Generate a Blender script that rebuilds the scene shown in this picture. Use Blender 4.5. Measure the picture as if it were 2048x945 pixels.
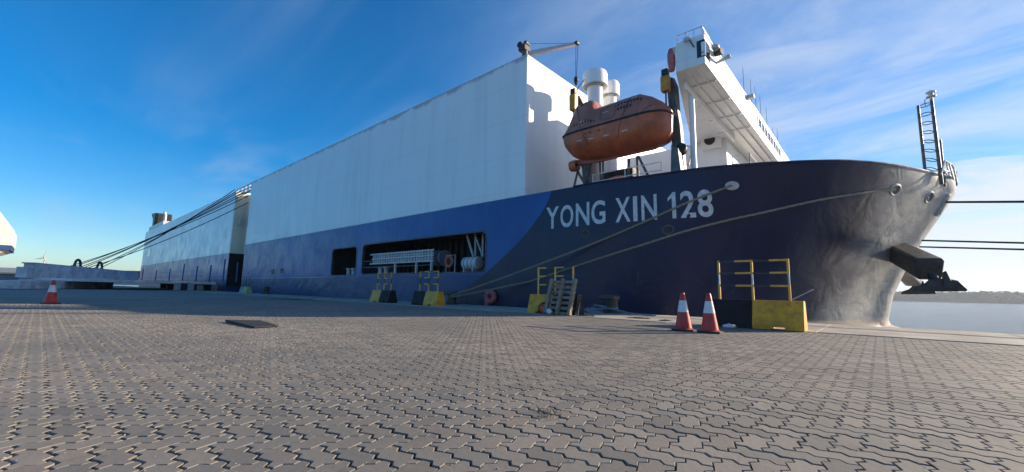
import bpy, math, random
import numpy as np
from mathutils import Vector, Matrix
random.seed(7)
for o in list(bpy.data.objects): bpy.data.objects.remove(o)
scene = bpy.context.scene; col = scene.collection
PI = math.pi; R = math.radians

# ------------------------------------------------------------------ camera
# world: +X = towards the bow along the quay, +Y = from the quay to the ship, z = 0 is the quay
F = 828.0; CX, CY = 1024.0, 472.5; HC = 0.69
PITCH = math.atan((583-CY)/F); ROLL = R(1.2); AZ = R(41.51)
f0 = Vector((-math.sin(AZ), math.cos(AZ), 0)); r0 = Vector((math.cos(AZ), math.sin(AZ), 0)); up = Vector((0, 0, 1))
CF = f0*math.cos(PITCH)+up*math.sin(PITCH); cu = up*math.cos(PITCH)-f0*math.sin(PITCH)
CR = r0*math.cos(ROLL)+cu*math.sin(ROLL); CU = cu*math.cos(ROLL)-r0*math.sin(ROLL)
cam = bpy.data.objects.new('camera', bpy.data.cameras.new('camera')); col.objects.link(cam)
cam.matrix_world = Matrix(((CR.x, CU.x, -CF.x, 0), (CR.y, CU.y, -CF.y, 0), (CR.z, CU.z, -CF.z, HC), (0, 0, 0, 1)))
cam.data.sensor_width = 36; cam.data.lens = 36*F/2048; cam.data.clip_end = 20000; cam.data.clip_start = 0.05
scene.camera = cam
CAMP = Vector((0, 0, HC))
def ray(px, py): return CR*((px-CX)/F) - CU*((py-CY)/F) + CF
def onY(px, py, y): d = ray(px, py); return CAMP+d*(y/d.y)
def onX(px, py, x): d = ray(px, py); return CAMP+d*(x/d.x)
def onZ(px, py, z=0.0): d = ray(px, py); return CAMP+d*((z-HC)/d.z)
def proj(P):
    v = Vector(P)-CAMP; z = v.dot(CF)
    return CX+F*v.dot(CR)/z, CY-F*v.dot(CU)/z, z

# ------------------------------------------------------------------ sky, sun, exposure
SUN_AZ = R(34); SUN_EL = R(17.5)                    # azimuth from +Y towards +X
world = bpy.data.worlds.new('World'); scene.world = world; world.use_nodes = True
nt = world.node_tree; nt.nodes.clear()
def N(t, **kw):
    n = nt.nodes.new(t)
    for k, v in kw.items(): setattr(n, k, v)
    return n
def L(a, b): nt.links.new(a, b)
def wmath(op, a, b=None, clamp=False):
    n = N('ShaderNodeMath', operation=op, use_clamp=clamp)
    for i, x in enumerate((a, b)):
        if x is None: continue
        if isinstance(x, (int, float)): n.inputs[i].default_value = x
        else: L(x, n.inputs[i])
    return n.outputs[0]
def wmap(v, a, b, c=0.0, d=1.0):
    n = N('ShaderNodeMapRange', interpolation_type='SMOOTHSTEP'); L(v, n.inputs[0])
    for i, x in enumerate((a, b, c, d)): n.inputs[i+1].default_value = x
    return n.outputs[0]
sky = N('ShaderNodeTexSky', sky_type='NISHITA', sun_disc=False)
sky.sun_elevation = SUN_EL; sky.sun_rotation = SUN_AZ
sky.air_density = 1.0; sky.dust_density = 0.0; sky.ozone_density = 2.5
hs = N('ShaderNodeHueSaturation'); tint = N('ShaderNodeMix', data_type='RGBA', blend_type='MULTIPLY'); tint.inputs[0].default_value = 1.0
L(sky.outputs[0], tint.inputs[6]); tint.inputs[7].default_value = (0.86, 1.02, 1.20, 1)
L(tint.outputs[2], hs.inputs['Color'])
hs.inputs['Saturation'].default_value = 1.34; hs.inputs['Value'].default_value = 1.1
tc = N('ShaderNodeTexCoord'); sep = N('ShaderNodeSeparateXYZ'); L(tc.outputs['Generated'], sep.inputs[0])
den = wmath('ADD', wmath('MAXIMUM', sep.outputs[2], 0.0), 0.10)
cmb = N('ShaderNodeCombineXYZ'); L(wmath('DIVIDE', sep.outputs[0], den), cmb.inputs[0]); L(wmath('DIVIDE', sep.outputs[1], den), cmb.inputs[1])
def noise(scale, detail, rough, rot=0.0, sx=1.0, sy=1.0, dist=0.0, off=0.0):
    m = N('ShaderNodeMapping'); L(cmb.outputs[0], m.inputs[0]); m.inputs['Rotation'].default_value = (0, 0, rot)
    m.inputs['Scale'].default_value = (sx, sy, 1); m.inputs['Location'].default_value = (off, off*0.7, off)
    n = N('ShaderNodeTexNoise'); L(m.outputs[0], n.inputs['Vector'])
    n.inputs['Scale'].default_value = scale; n.inputs['Detail'].default_value = detail
    n.inputs['Roughness'].default_value = rough; n.inputs['Distortion'].default_value = dist
    return n.outputs[0]
el = wmath('ARCSINE', sep.outputs[2])
sdir = (math.sin(SUN_AZ), math.cos(SUN_AZ))
toward = wmath('ADD', wmath('MULTIPLY', sep.outputs[0], sdir[0]), wmath('MULTIPLY', sep.outputs[1], sdir[1]))
sunside = wmap(toward, -0.15, 0.95)
cirrus = wmath('MULTIPLY', wmap(noise(0.55, 8, 0.62, 0.5, 1.0, 2.6, 0.6, 3.0), 0.44, 0.80), wmap(noise(0.35, 3, 0.5, off=9.0), 0.35, 0.65))
cirrus = wmath('MULTIPLY', cirrus, wmath('ADD', wmath('MULTIPLY', sunside, 0.5), 0.38))
bank_n = noise(1.1, 9, 0.62, 0.3, 0.8, 1.6, 0.5, 17.0)
bank_h = wmath('SUBTRACT', wmap(el, 0.02, 0.46, 1.0, 0.0), wmath('MULTIPLY', wmath('SUBTRACT', 1.0, sunside), 1.15))
bank = wmap(wmath('ADD', bank_h, wmath('MULTIPLY', wmath('SUBTRACT', bank_n, 0.5), 1.3)), 0.42, 0.72)
veil = wmath('MULTIPLY', wmap(toward, -0.1, 0.8, 0.0, 0.72), wmap(noise(0.7, 7, 0.65, 0.6, 1.0, 2.0, 0.7, 31.0), 0.28, 0.72, 0.25, 1.0))
cirrus = wmath('MAXIMUM', cirrus, veil)
cover = wmath('MAXIMUM', cirrus, wmath('MULTIPLY', bank, wmap(noise(1.6, 8, 0.6, 0.2, 0.6, 1.8, 0.5, 5.0), 0.3, 0.6, 0.66, 0.95)), clamp=True)
cloudcol = N('ShaderNodeMix', data_type='RGBA'); L(sunside, cloudcol.inputs[0])
cloudcol.inputs[6].default_value = (3.4, 4.3, 5.8, 1); cloudcol.inputs[7].default_value = (5.7, 6.1, 6.8, 1)
mix = N('ShaderNodeMix', data_type='RGBA'); L(cover, mix.inputs[0]); L(hs.outputs[0], mix.inputs[6]); L(cloudcol.outputs[2], mix.inputs[7])
bg = N('ShaderNodeBackground'); L(mix.outputs[2], bg.inputs[0]); bg.inputs[1].default_value = 0.073
wo = N('ShaderNodeOutputWorld'); L(bg.outputs[0], wo.inputs[0])

sl = bpy.data.lights.new('sun', 'SUN'); sl.energy = 5.0; sl.angle = R(0.6); sl.color = (1.0, 0.84, 0.64)
sun = bpy.data.objects.new('sun', sl); col.objects.link(sun)
sv = Vector((math.sin(SUN_AZ)*math.cos(SUN_EL), math.cos(SUN_AZ)*math.cos(SUN_EL), math.sin(SUN_EL)))
sun.rotation_euler = sv.to_track_quat('Z', 'Y').to_euler(); sun.location = (60, 100, 60)
scene.render.engine = 'CYCLES'
vs = scene.view_settings; vs.view_transform = 'Standard'; vs.look = 'None'; vs.exposure = 0.95; vs.gamma = 1.0; vs.use_curve_mapping = False

# ------------------------------------------------------------------ materials
class NT:
    def __init__(s, name):
        s.m = bpy.data.materials.new(name); s.m.use_nodes = True; s.t = s.m.node_tree
        s.b = s.t.nodes['Principled BSDF']; s.pos = s.n('ShaderNodeNewGeometry').outputs['Position']
    def n(s, t, **kw):
        x = s.t.nodes.new(t)
        for k, v in kw.items(): setattr(x, k, v)
        return x
    def l(s, a, b): s.t.links.new(a, b)
    def put(s, sock, v):
        if isinstance(v, (int, float)): sock.default_value = v
        elif isinstance(v, (tuple, list)): sock.default_value = tuple(v)+((1,) if len(v) == 3 and sock.type == 'RGBA' else ())
        else: s.l(v, sock)
    def math(s, op, a, b=None, clamp=False):
        x = s.n('ShaderNodeMath', operation=op, use_clamp=clamp); s.put(x.inputs[0], a)
        if b is not None: s.put(x.inputs[1], b)
        return x.outputs[0]
    def noise(s, scale=1.0, detail=4, rough=0.55, sc=(1, 1, 1), vec=None, dist=0.0):
        m = s.n('ShaderNodeMapping'); s.l(vec or s.pos, m.inputs[0]); m.inputs['Scale'].default_value = sc
        x = s.n('ShaderNodeTexNoise'); s.l(m.outputs[0], x.inputs['Vector'])
        x.inputs['Scale'].default_value = scale; x.inputs['Detail'].default_value = detail
        x.inputs['Roughness'].default_value = rough; x.inputs['Distortion'].default_value = dist
        return x.outputs[0]
    def rng(s, v, a, b, c=0.0, d=1.0, smooth=True):
        x = s.n('ShaderNodeMapRange', interpolation_type='SMOOTHSTEP' if smooth else 'LINEAR'); s.put(x.inputs[0], v)
        for i, q in enumerate((a, b, c, d)): x.inputs[i+1].default_value = q
        return x.outputs[0]
    def mix(s, f, a, b, mode='MIX'):
        x = s.n('ShaderNodeMix', data_type='RGBA', blend_type=mode); s.put(x.inputs[0], f); s.put(x.inputs[6], a); s.put(x.inputs[7], b)
        return x.outputs[2]
    def sep(s):
        x = s.n('ShaderNodeSeparateXYZ'); s.l(s.pos, x.inputs[0]); return x.outputs
    def bump(s, h, strength=0.3, dist=0.02, prev=None):
        x = s.n('ShaderNodeBump'); s.put(x.inputs['Height'], h); x.inputs['Strength'].default_value = strength; x.inputs['Distance'].default_value = dist
        if prev is not None: s.l(prev, x.inputs['Normal'])
        return x.outputs[0]
    def done(s, color, rough=0.5, metal=0.0, normal=None, spec=None):
        s.put(s.b.inputs['Base Color'], color); s.put(s.b.inputs['Roughness'], rough); s.put(s.b.inputs['Metallic'], metal)
        if normal is not None: s.l(normal, s.b.inputs['Normal'])
        if spec is not None: s.b.inputs['Specular IOR Level'].default_value = spec
        return s.m
MAT = {}
def simple(name, c, rough=0.5, metal=0.0, var=0.25, scale=3.0, bump=0.15, dirt=None, bscale=30.0):
    s = NT(name)
    k = s.rng(s.noise(scale, 6, 0.6), 0.3, 0.75, 1.0-var, 1.0+var*0.4)
    cc = s.mix(1.0, c, s.n('ShaderNodeCombineColor').outputs[0], 'MULTIPLY')
    g = s.n('ShaderNodeCombineColor'); [s.l(k, g.inputs[i]) for i in range(3)]
    cc = s.mix(1.0, c, g.outputs[0], 'MULTIPLY')
    if dirt: cc = s.mix(s.rng(s.noise(scale*2.3, 7, 0.7), 0.52, 0.72, 0, dirt[1]), cc, dirt[0])
    nrm = s.bump(s.noise(bscale, 5, 0.6), bump, 0.01)
    MAT[name] = s.done(cc, s.rng(s.noise(scale*1.7, 3), 0.3, 0.7, max(rough-0.08, 0.05), min(rough+0.1, 1)), metal, nrm)
def streak_paint(name, c, dirtc, rough=0.4, amount=0.35, plate=True):
    s = NT(name); x = s.sep()
    st = s.rng(s.noise(1.0, 6, 0.6, (1.6, 1.6, 0.10)), 0.45, 0.75, 0, amount)
    fine = s.rng(s.noise(1.0, 5, 0.65, (5, 5, 0.25)), 0.55, 0.8, 0, amount*0.7)
    blot = s.rng(s.noise(0.25, 5, 0.6), 0.35, 0.7, 0, amount*0.5)
    cc = s.mix(st, c, dirtc); cc = s.mix(fine, cc, dirtc); cc = s.mix(blot, cc, tuple(min(v*1.12, 0.9) for v in c))
    rust = s.math('MULTIPLY', s.rng(s.noise(1.0, 6, 0.7, (3.1, 3.1, 0.3)), 0.69, 0.78), s.rng(s.noise(0.5, 3), 0.5, 0.6))
    cc = s.mix(s.math('MULTIPLY', rust, 0.5), cc, (0.16, 0.075, 0.035))
    # welded plating: strakes 1.85 m high, butts every 8 m, plates slightly dished between frames
    seamz = s.math('PINGPONG', x[2], 0.925); seamx = s.math('PINGPONG', x[0], 4.0)
    line = s.math('MINIMUM', s.rng(seamz, 0.0, 0.022), s.rng(seamx, 0.0, 0.02))
    cc = s.mix(s.math('MULTIPLY', s.math('SUBTRACT', 1.0, line), 0.42), cc, dirtc)
    topr = s.math('MULTIPLY', s.rng(s.math('ADD', x[2], s.math('MULTIPLY', s.noise(1.0, 7, 0.7, (1.2, 1.2, 0.5)), 1.1)), 12.7, 12.95), 0.55)
    cc = s.mix(topr, cc, (0.20, 0.13, 0.085))
    wav = s.noise(1.0, 2, 0.5, (0.9, 0.9, 0.35))
    n1 = s.bump(wav, 0.16, 0.06); n1 = s.bump(line, 0.25, 0.006, n1); n1 = s.bump(s.noise(9, 5, 0.6), 0.10, 0.01, n1)
    MAT[name] = s.done(cc, s.rng(s.noise(0.7, 4), 0.3, 0.7, rough-0.07, rough+0.1), 0, n1)
streak_paint('white_paint', (0.87, 0.87, 0.86), (0.55, 0.56, 0.57), 0.36, 0.34)
streak_paint('cream_paint', (0.72, 0.66, 0.50), (0.35, 0.30, 0.2), 0.5, 0.5)
# hull: bright blue aft, navy forward of a raked curve, greyer wet band low down
s = NT('hull_paint'); x = s.sep()
dz = s.math('MAXIMUM', s.math('SUBTRACT', 5.25, x[2]), 0.0)
xb = s.math('SUBTRACT', -10.8, s.math('MULTIPLY', s.math('POWER', dz, 1.53), 0.55))
navy = s.rng(s.math('SUBTRACT', x[0], xb), -0.02, 0.02)
blue = s.mix(s.rng(s.noise(0.3, 6, 0.6), 0.35, 0.7), (0.0, 0.070, 0.27), (0.0, 0.095, 0.34))
blue = s.mix(s.rng(s.noise(1, 6, 0.6, (2.2, 2.2, 0.13)), 0.45, 0.75, 0, 0.45), blue, (0.012, 0.11, 0.25))
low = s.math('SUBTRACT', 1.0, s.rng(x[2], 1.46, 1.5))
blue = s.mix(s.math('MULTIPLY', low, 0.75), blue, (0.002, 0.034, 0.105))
strip = s.math('MULTIPLY', s.math('MULTIPLY', s.rng(x[2], 1.44, 1.46), s.math('SUBTRACT', 1.0, s.rng(x[2], 1.49, 1.51))), s.rng(s.math('MULTIPLY', x[0], -1.0), 30, 34))
blue = s.mix(s.math('MULTIPLY', strip, 0.55), blue, (0.45, 0.5, 0.6))
nav = s.mix(s.rng(s.noise(0.35, 7, 0.62), 0.4, 0.72), (0.0025, 0.009, 0.046), (0.005, 0.016, 0.064))
nav = s.mix(s.rng(s.noise(1, 7, 0.65, (1.5, 1.5, 0.2)), 0.55, 0.8, 0, 0.35), nav, (0.03, 0.042, 0.085))
scr = s.math('MULTIPLY', s.rng(s.noise(1, 8, 0.7, (2.1, 2.1, 0.7), dist=1.2), 0.64, 0.74), s.rng(x[2], 3.6, 2.9))
nav = s.mix(s.math('MULTIPLY', scr, 0.35), nav, (0.30, 0.32, 0.34))
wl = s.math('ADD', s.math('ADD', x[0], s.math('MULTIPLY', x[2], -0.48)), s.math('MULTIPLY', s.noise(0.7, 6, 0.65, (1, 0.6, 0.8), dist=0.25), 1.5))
bow_glare = s.rng(wl, -1.65, -0.15)  # pale sun glare towards the stem, painted into the hull colour
nav = s.mix(s.math('MULTIPLY', bow_glare, 0.72), nav, s.mix(s.rng(s.noise(1.6, 6, 0.65, (0.8, 0.5, 1.4), dist=0.35), 0.35, 0.65), (0.38, 0.385, 0.39), (0.57, 0.56, 0.535)))
foot = s.math('SUBTRACT', 1.0, s.rng(x[2], -0.32, -0.18))
nav = s.mix(foot, nav, (0.46, 0.36, 0.28))
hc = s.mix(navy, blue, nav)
seamz = s.math('PINGPONG', s.math('ADD', x[2], 0.35), 0.9); seamx = s.math('PINGPONG', x[0], 4.0)
line = s.math('MINIMUM', s.rng(seamz, 0.0, 0.02), s.rng(seamx, 0.0, 0.02))
hc = s.mix(s.math('MULTIPLY', s.math('SUBTRACT', 1.0, line), 0.25), hc, (0.008, 0.012, 0.03))
n1 = s.bump(s.noise(1, 2, 0.5, (0.85, 0.5, 0.3)), 0.22, 0.07); n1 = s.bump(s.noise(1, 3, 0.5, (0.9, 0.6, 0.8), dist=0.6), 0.55, 0.12, n1)
n1 = s.bump(line, 0.3, 0.006, n1); n1 = s.bump(s.noise(11, 5, 0.6), 0.10, 0.008, n1)
s.b.inputs['Coat Weight'].default_value = 0.12; s.b.inputs['Coat Roughness'].default_value = 0.28
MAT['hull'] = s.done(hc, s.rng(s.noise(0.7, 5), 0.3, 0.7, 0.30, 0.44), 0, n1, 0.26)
# concrete block paving
def paver_mat(name, island):
    s = NT(name)
    oi = s.n('ShaderNodeObjectInfo').outputs['Random']; geo = s.n('ShaderNodeNewGeometry').outputs['Random Per Island']
    rnd = s.math('FRACT', s.math('ADD', oi, geo)) if island else s.noise(6, 2)
    rnd2 = s.math('FRACT', s.math('MULTIPLY', rnd, 7.31))
    c = s.mix(s.rng(rnd, 0.05, 0.95), (0.222, 0.182, 0.148), (0.200, 0.184, 0.152))
    c = s.mix(s.math('MULTIPLY', rnd2, 0.85), c, (0.30, 0.255, 0.21))
    patch = s.rng(s.noise(0.35, 5, 0.6), 0.38, 0.65)
    c = s.mix(s.math('MULTIPLY', patch, 0.75), c, (0.145, 0.138, 0.122))
    c = s.mix(s.math('MULTIPLY', s.rng(s.math('FRACT', s.math('MULTIPLY', rnd, 13.7)), 0.78, 0.84), 0.6), c, (0.12, 0.115, 0.105))
    c = s.mix(s.rng(s.noise(1, 5, 0.6, (0.12, 1.1, 1)), 0.58, 0.7, 0, 0.4), c, (0.085, 0.08, 0.075))
    c = s.mix(s.rng(s.noise(0.9, 7, 0.72, dist=0.6), 0.58, 0.72, 0, 0.6), c, (0.30, 0.235, 0.165))
    c = s.mix(s.rng(s.noise(1.3, 6, 0.7), 0.55, 0.78, 0, 0.5), c, (0.225, 0.165, 0.12))
    c = s.mix(s.rng(s.noise(2.6, 7, 0.7), 0.58, 0.70, 0, 0.6), c, (0.085, 0.08, 0.075))
    c = s.mix(s.rng(s.noise(70, 3, 0.6), 0.35, 0.7, 0, 0.38), c, (0.15, 0.14, 0.125))
    c = s.mix(s.rng(s.noise(26, 6, 0.75), 0.62, 0.74, 0, 0.5), c, (0.40, 0.37, 0.33))
    nn = s.bump(s.noise(160, 4, 0.7), 0.35, 0.002); nn = s.bump(s.noise(28, 5, 0.6), 0.35, 0.006, nn)
    MAT[name] = s.done(c, s.rng(s.noise(3, 3), 0.3, 0.7, 0.72, 0.9), 0, nn)
paver_mat('paver', True); paver_mat('paving_far', False)
simple('joint_sand', (0.035, 0.032, 0.028), 0.95, 0, 0.5, 9, 0.5, ((0.16, 0.14, 0.10), 0.5), 60)
simple('concrete', (0.40, 0.36, 0.30), 0.85, 0, 0.4, 1.3, 0.4, ((0.20, 0.18, 0.15), 0.7), 40)
simple('concrete_block', (0.34, 0.34, 0.33), 0.85, 0, 0.4, 3, 0.4, ((0.12, 0.12, 0.12), 0.6), 40)
simple('quay_wall', (0.18, 0.17, 0.15), 0.9, 0, 0.4, 1, 0.5)
simple('yellow_plastic', (0.84, 0.36, 0.006), 0.5, 0, 0.35, 5, 0.2, ((0.20, 0.12, 0.045), 0.75))
simple('pale_yellow', (0.45, 0.42, 0.17), 0.6, 0, 0.25, 4, 0.1, ((0.2, 0.2, 0.15), 0.5))
simple('black_plastic', (0.010, 0.010, 0.012), 0.65, 0, 0.3, 4, 0.1, ((0.025, 0.025, 0.026), 0.5))
MAT['black_plastic'].node_tree.nodes['Principled BSDF'].inputs['Specular IOR Level'].default_value = 0.25
simple('rail_yellow', (0.82, 0.42, 0.03), 0.45, 0, 0.25, 9, 0.05, ((0.25, 0.15, 0.06), 0.4))
simple('rail_black', (0.012, 0.014, 0.02), 0.45, 0, 0.3, 9, 0.05)
simple('rail_grey', (0.42, 0.43, 0.44), 0.4, 0.4, 0.3, 9, 0.05)
simple('cone_red', (0.52, 0.035, 0.028), 0.45, 0, 0.25, 9, 0.08, ((0.20, 0.03, 0.025), 0.5))
simple('cone_orange', (0.55, 0.11, 0.03), 0.5, 0, 0.25, 9, 0.08, ((0.20, 0.05, 0.025), 0.5))
simple('cone_white', (0.74, 0.74, 0.75), 0.35, 0, 0.15, 12, 0.05, ((0.4, 0.38, 0.36), 0.4))
simple('rubber', (0.018, 0.018, 0.019), 0.75, 0, 0.3, 9, 0.2, ((0.08, 0.07, 0.06), 0.6))
simple('wood', (0.30, 0.24, 0.175), 0.85, 0, 0.45, 7, 0.4, ((0.13, 0.10, 0.075), 0.6), 60)
simple('paper', (0.66, 0.69, 0.74), 0.6, 0, 0.15, 9, 0.3)
simple('cloth', (0.26, 0.28, 0.32), 0.9, 0, 0.4, 12, 0.5)
simple('bollard_iron', (0.085, 0.075, 0.065), 0.55, 0.3, 0.5, 6, 0.35, ((0.20, 0.14, 0.07), 0.8))
simple('rope_tan', (0.30, 0.26, 0.20), 0.9, 0, 0.4, 20, 0.5, None, 90)
simple('rope_black', (0.02, 0.02, 0.022), 0.8, 0, 0.3, 20, 0.5)
simple('boat_orange', (0.44, 0.165, 0.110), 0.42, 0, 0.35, 1.6, 0.08, ((0.36, 0.10, 0.055), 0.7))
simple('boat_low', (0.52, 0.115, 0.042), 0.4, 0, 0.4, 1.6, 0.08, ((0.26, 0.055, 0.025), 0.7))
simple('black_trim', (0.012, 0.012, 0.013), 0.5)
simple('dark_mark', (0.07, 0.022, 0.018), 0.6)
simple('light_mark', (0.62, 0.56, 0.54), 0.5)
simple('crane_yellow', (0.62, 0.30, 0.012), 0.45, 0, 0.3, 4, 0.1, ((0.2, 0.1, 0.03), 0.5))
simple('grey_steel', (0.10, 0.115, 0.12), 0.5, 0.2, 0.4, 4, 0.15, ((0.16, 0.10, 0.06), 0.5))
simple('light_steel', (0.55, 0.57, 0.58), 0.45, 0.1, 0.3, 4, 0.1, ((0.28, 0.22, 0.17), 0.5))
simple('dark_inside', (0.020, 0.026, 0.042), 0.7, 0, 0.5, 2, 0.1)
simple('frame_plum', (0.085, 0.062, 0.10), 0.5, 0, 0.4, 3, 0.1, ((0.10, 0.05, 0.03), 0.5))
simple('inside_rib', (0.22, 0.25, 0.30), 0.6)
simple('letter_white', (0.66, 0.67, 0.70), 0.45, 0, 0.25, 5, 0.05, ((0.35, 0.36, 0.42), 0.5))
simple('raft_white', (0.72, 0.70, 0.66), 0.4, 0, 0.2, 5, 0.05, ((0.4, 0.3, 0.22), 0.5))
simple('buoy_orange', (0.66, 0.10, 0.03), 0.5)
simple('buoy_pink', (0.52, 0.13, 0.13), 0.5, 0, 0.3, 6, 0.1)
simple('anchor_iron', (0.035, 0.036, 0.042), 0.55, 0.2, 0.5, 5, 0.3, ((0.10, 0.07, 0.05), 0.6))
simple('container_red', (0.22, 0.055, 0.04), 0.6); simple('container_blue', (0.05, 0.09, 0.2), 0.6); simple('container_grey', (0.35, 0.36, 0.38), 0.6)
simple('warehouse', (0.52, 0.47, 0.38), 0.7); simple('warehouse_roof', (0.30, 0.31, 0.30), 0.6)
simple('ramp_grey', (0.68, 0.69, 0.71), 0.55, 0, 0.35, 0.8, 0.2, ((0.25, 0.24, 0.23), 0.7))
simple('ramp_dark', (0.05, 0.055, 0.065), 0.6, 0, 0.4, 0.8, 0.2)
simple('house_white', (0.80, 0.78, 0.66), 0.5, 0, 0.1, 1.0, 0.05); simple('trim_blue', (0.03, 0.06, 0.20), 0.5)
s = NT('window_glass'); MAT['window_glass'] = s.done((0.015, 0.018, 0.022), 0.06, 0, None, 0.6)
s = NT('water')
wv = s.bump(s.noise(1, 4, 0.6, (0.5, 0.9, 1), dist=0.3), 0.9, 0.45); wv = s.bump(s.noise(1, 5, 0.65, (2.6, 4.0, 1)), 0.7, 0.10, wv)
MAT['water'] = s.done((0.035, 0.055, 0.07), 0.10, 0, wv, 0.5)
s = NT('far_green')
MAT['far_green'] = s.done(s.mix(s.rng(s.noise(0.03, 6, 0.7), 0.35, 0.7), (0.13, 0.145, 0.115), (0.19, 0.19, 0.15)), 0.95)
s = NT('leaf_far'); MAT['leaf_far'] = s.done(s.mix(s.rng(s.noise(0.05, 4, 0.7), 0.35, 0.7), (0.10, 0.12, 0.09), (0.16, 0.17, 0.13)), 0.95)

# ------------------------------------------------------------------ mesh helpers
class MB:
    def __init__(s): s.v = []; s.f = []
    def add(s, vs, fs):
        k = len(s.v); s.v += [tuple(p) for p in vs]; s.f += [tuple(i+k for i in q) for q in fs]; return s
    def box(s, x0, x1, y0, y1, z0, z1, M=None):
        vs = [(x, y, z) for z in (z0, z1) for y in (y0, y1) for x in (x0, x1)]
        if M is not None: vs = [M @ Vector(p) for p in vs]
        return s.add(vs, [(0, 2, 3, 1), (4, 5, 7, 6), (0, 1, 5, 4), (2, 6, 7, 3), (0, 4, 6, 2), (1, 3, 7, 5)])
    def prism(s, pts, off):
        n = len(pts); off = Vector(off); a = [Vector(p) for p in pts]; b = [p+off for p in a]
        nrm = sum(((a[i]-a[0]).cross(a[(i+1) % n]-a[0]) for i in range(n)), Vector())
        if nrm.dot(off) > 0: a, b = b, a
        return s.add(a+b, [tuple(range(n)), tuple(reversed(range(n, 2*n)))]+[(i, i+n, (i+1) % n+n, (i+1) % n) for i in range(n)])
    def tube(s, p, q, r0, r1=None, n=8, caps=True, ph=0.0):
        p, q = Vector(p), Vector(q); r1 = r0 if r1 is None else r1; d = (q-p).normalized()
        a = d.orthogonal().normalized() if abs(d.z) < 0.99 else Vector((1, 0, 0)); b = d.cross(a)
        if abs(d.z) < 0.99: a = Vector((0, 0, 1)).cross(d).normalized(); b = d.cross(a)
        vs = [c+(a*math.cos(2*PI*i/n+ph)+b*math.sin(2*PI*i/n+ph))*r for c, r in ((p, r0), (q, r1)) for i in range(n)]
        fs = [(i, (i+1) % n, (i+1) % n+n, i+n) for i in range(n)]
        if caps: fs += [tuple(reversed(range(n))), tuple(range(n, 2*n))]
        return s.add(vs, fs)
    def sq(s, p, q, w): return s.tube(p, q, w*0.7071, n=4, ph=PI/4)
    def path(s, pts, r, n=6):
        pts = [Vector(p) for p in pts]; vs = []; fs = []
        for i, p in enumerate(pts):
            d = (pts[min(i+1, len(pts)-1)]-pts[max(i-1, 0)]).normalized()
            a = Vector((0, 0, 1)).cross(d)
            a = a.normalized() if a.length > 1e-3 else Vector((1, 0, 0)); b = d.cross(a)
            vs += [p+(a*math.cos(2*PI*k/n)+b*math.sin(2*PI*k/n))*r for k in range(n)]
        for i in range(len(pts)-1):
            fs += [(i*n+k, i*n+(k+1) % n, (i+1)*n+(k+1) % n, (i+1)*n+k) for k in range(n)]
        fs += [tuple(reversed(range(n))), tuple(range(len(vs)-n, len(vs)))]
        return s.add(vs, fs)
    def lathe(s, prof, M=None, n=24, caps=True):
        vs = []; fs = []
        for r, z in prof: vs += [Vector((r*math.cos(2*PI*k/n), r*math.sin(2*PI*k/n), z)) for k in range(n)]
        for i in range(len(prof)-1): fs += [(i*n+k, i*n+(k+1) % n, (i+1)*n+(k+1) % n, (i+1)*n+k) for k in range(n)]
        if caps: fs += [tuple(reversed(range(n))), tuple(range(len(vs)-n, len(vs)))]
        if M is not None: vs = [M @ p for p in vs]
        return s.add(vs, fs)
    def grid(s, rows, close=False):
        m = len(rows[0]); vs = [p for r in rows for p in r]; fs = []
        for i in range(len(rows)-1):
            for k in range(m if close else m-1): fs.append((i*m+k, i*m+(k+1) % m, (i+1)*m+(k+1) % m, (i+1)*m+k))
        return s.add(vs, fs)
    def torus(s, Rr, r, M=None, n=24, m=8, ex=1.0, ey=1.0, a0=0, a1=2*PI):
        full = abs(a1-a0-2*PI) < 1e-6; vs = []; fs = []; cnt = n if full else n+1
        for i in range(cnt):
            t = a0+(a1-a0)*i/n
            for k in range(m):
                u = 2*PI*k/m; vs.append(Vector(((Rr*ex+r*math.cos(u))*math.cos(t), (Rr*ey+r*math.cos(u))*math.sin(t), r*math.sin(u))))
        for i in range(n):
            j = (i+1) % cnt
            fs += [(i*m+k, j*m+k, j*m+(k+1) % m, i*m+(k+1) % m) for k in range(m)]
        if M is not None: vs = [M @ p for p in vs]
        return s.add(vs, fs)
    def build(s, name, mat, parent=None, smooth=False, bevel=0.0, seg=2):
        me = bpy.data.meshes.new(name); me.from_pydata([tuple(p) for p in s.v], [], s.f); me.validate(); me.update()
        me.materials.append(MAT[mat]); o = bpy.data.objects.new(name, me); col.objects.link(o)
        if smooth:
            me.polygons.foreach_set('use_smooth', [True]*len(me.polygons)); me.set_sharp_from_angle(angle=R(38))
        if bevel:
            b = o.modifiers.new('bevel', 'BEVEL'); b.width = bevel; b.segments = seg; b.limit_method = 'ANGLE'
        if parent is not None:
            o.parent = parent; o.matrix_parent_inverse = Matrix.Translation(-(parent.location if parent.type == 'EMPTY' else Vector()))
        return o
def tag(o, label=None, cat=None, group=None, kind=None):
    for k, v in (('label', label), ('category', cat), ('group', group), ('kind', kind)):
        if v: o[k] = v
    return o
def thing(name, loc, label, cat, group=None):
    o = bpy.data.objects.new(name, None); col.objects.link(o); o.location = Vector(loc); o.empty_display_size = 0.2
    return tag(o, label, cat, group)
def copy_thing(src, loc, rotz=0.0, label=None, group=None):
    c = src.copy(); col.objects.link(c); c.location = Vector(loc); c.rotation_euler = (0, 0, rotz)
    if label: c['label'] = label
    if group: c['group'] = group
    for ch in list(src.children):
        a = ch.copy(); col.objects.link(a); a.parent = c
        for g in list(ch.children):
            b = g.copy(); col.objects.link(b); b.parent = a
    return c
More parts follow.
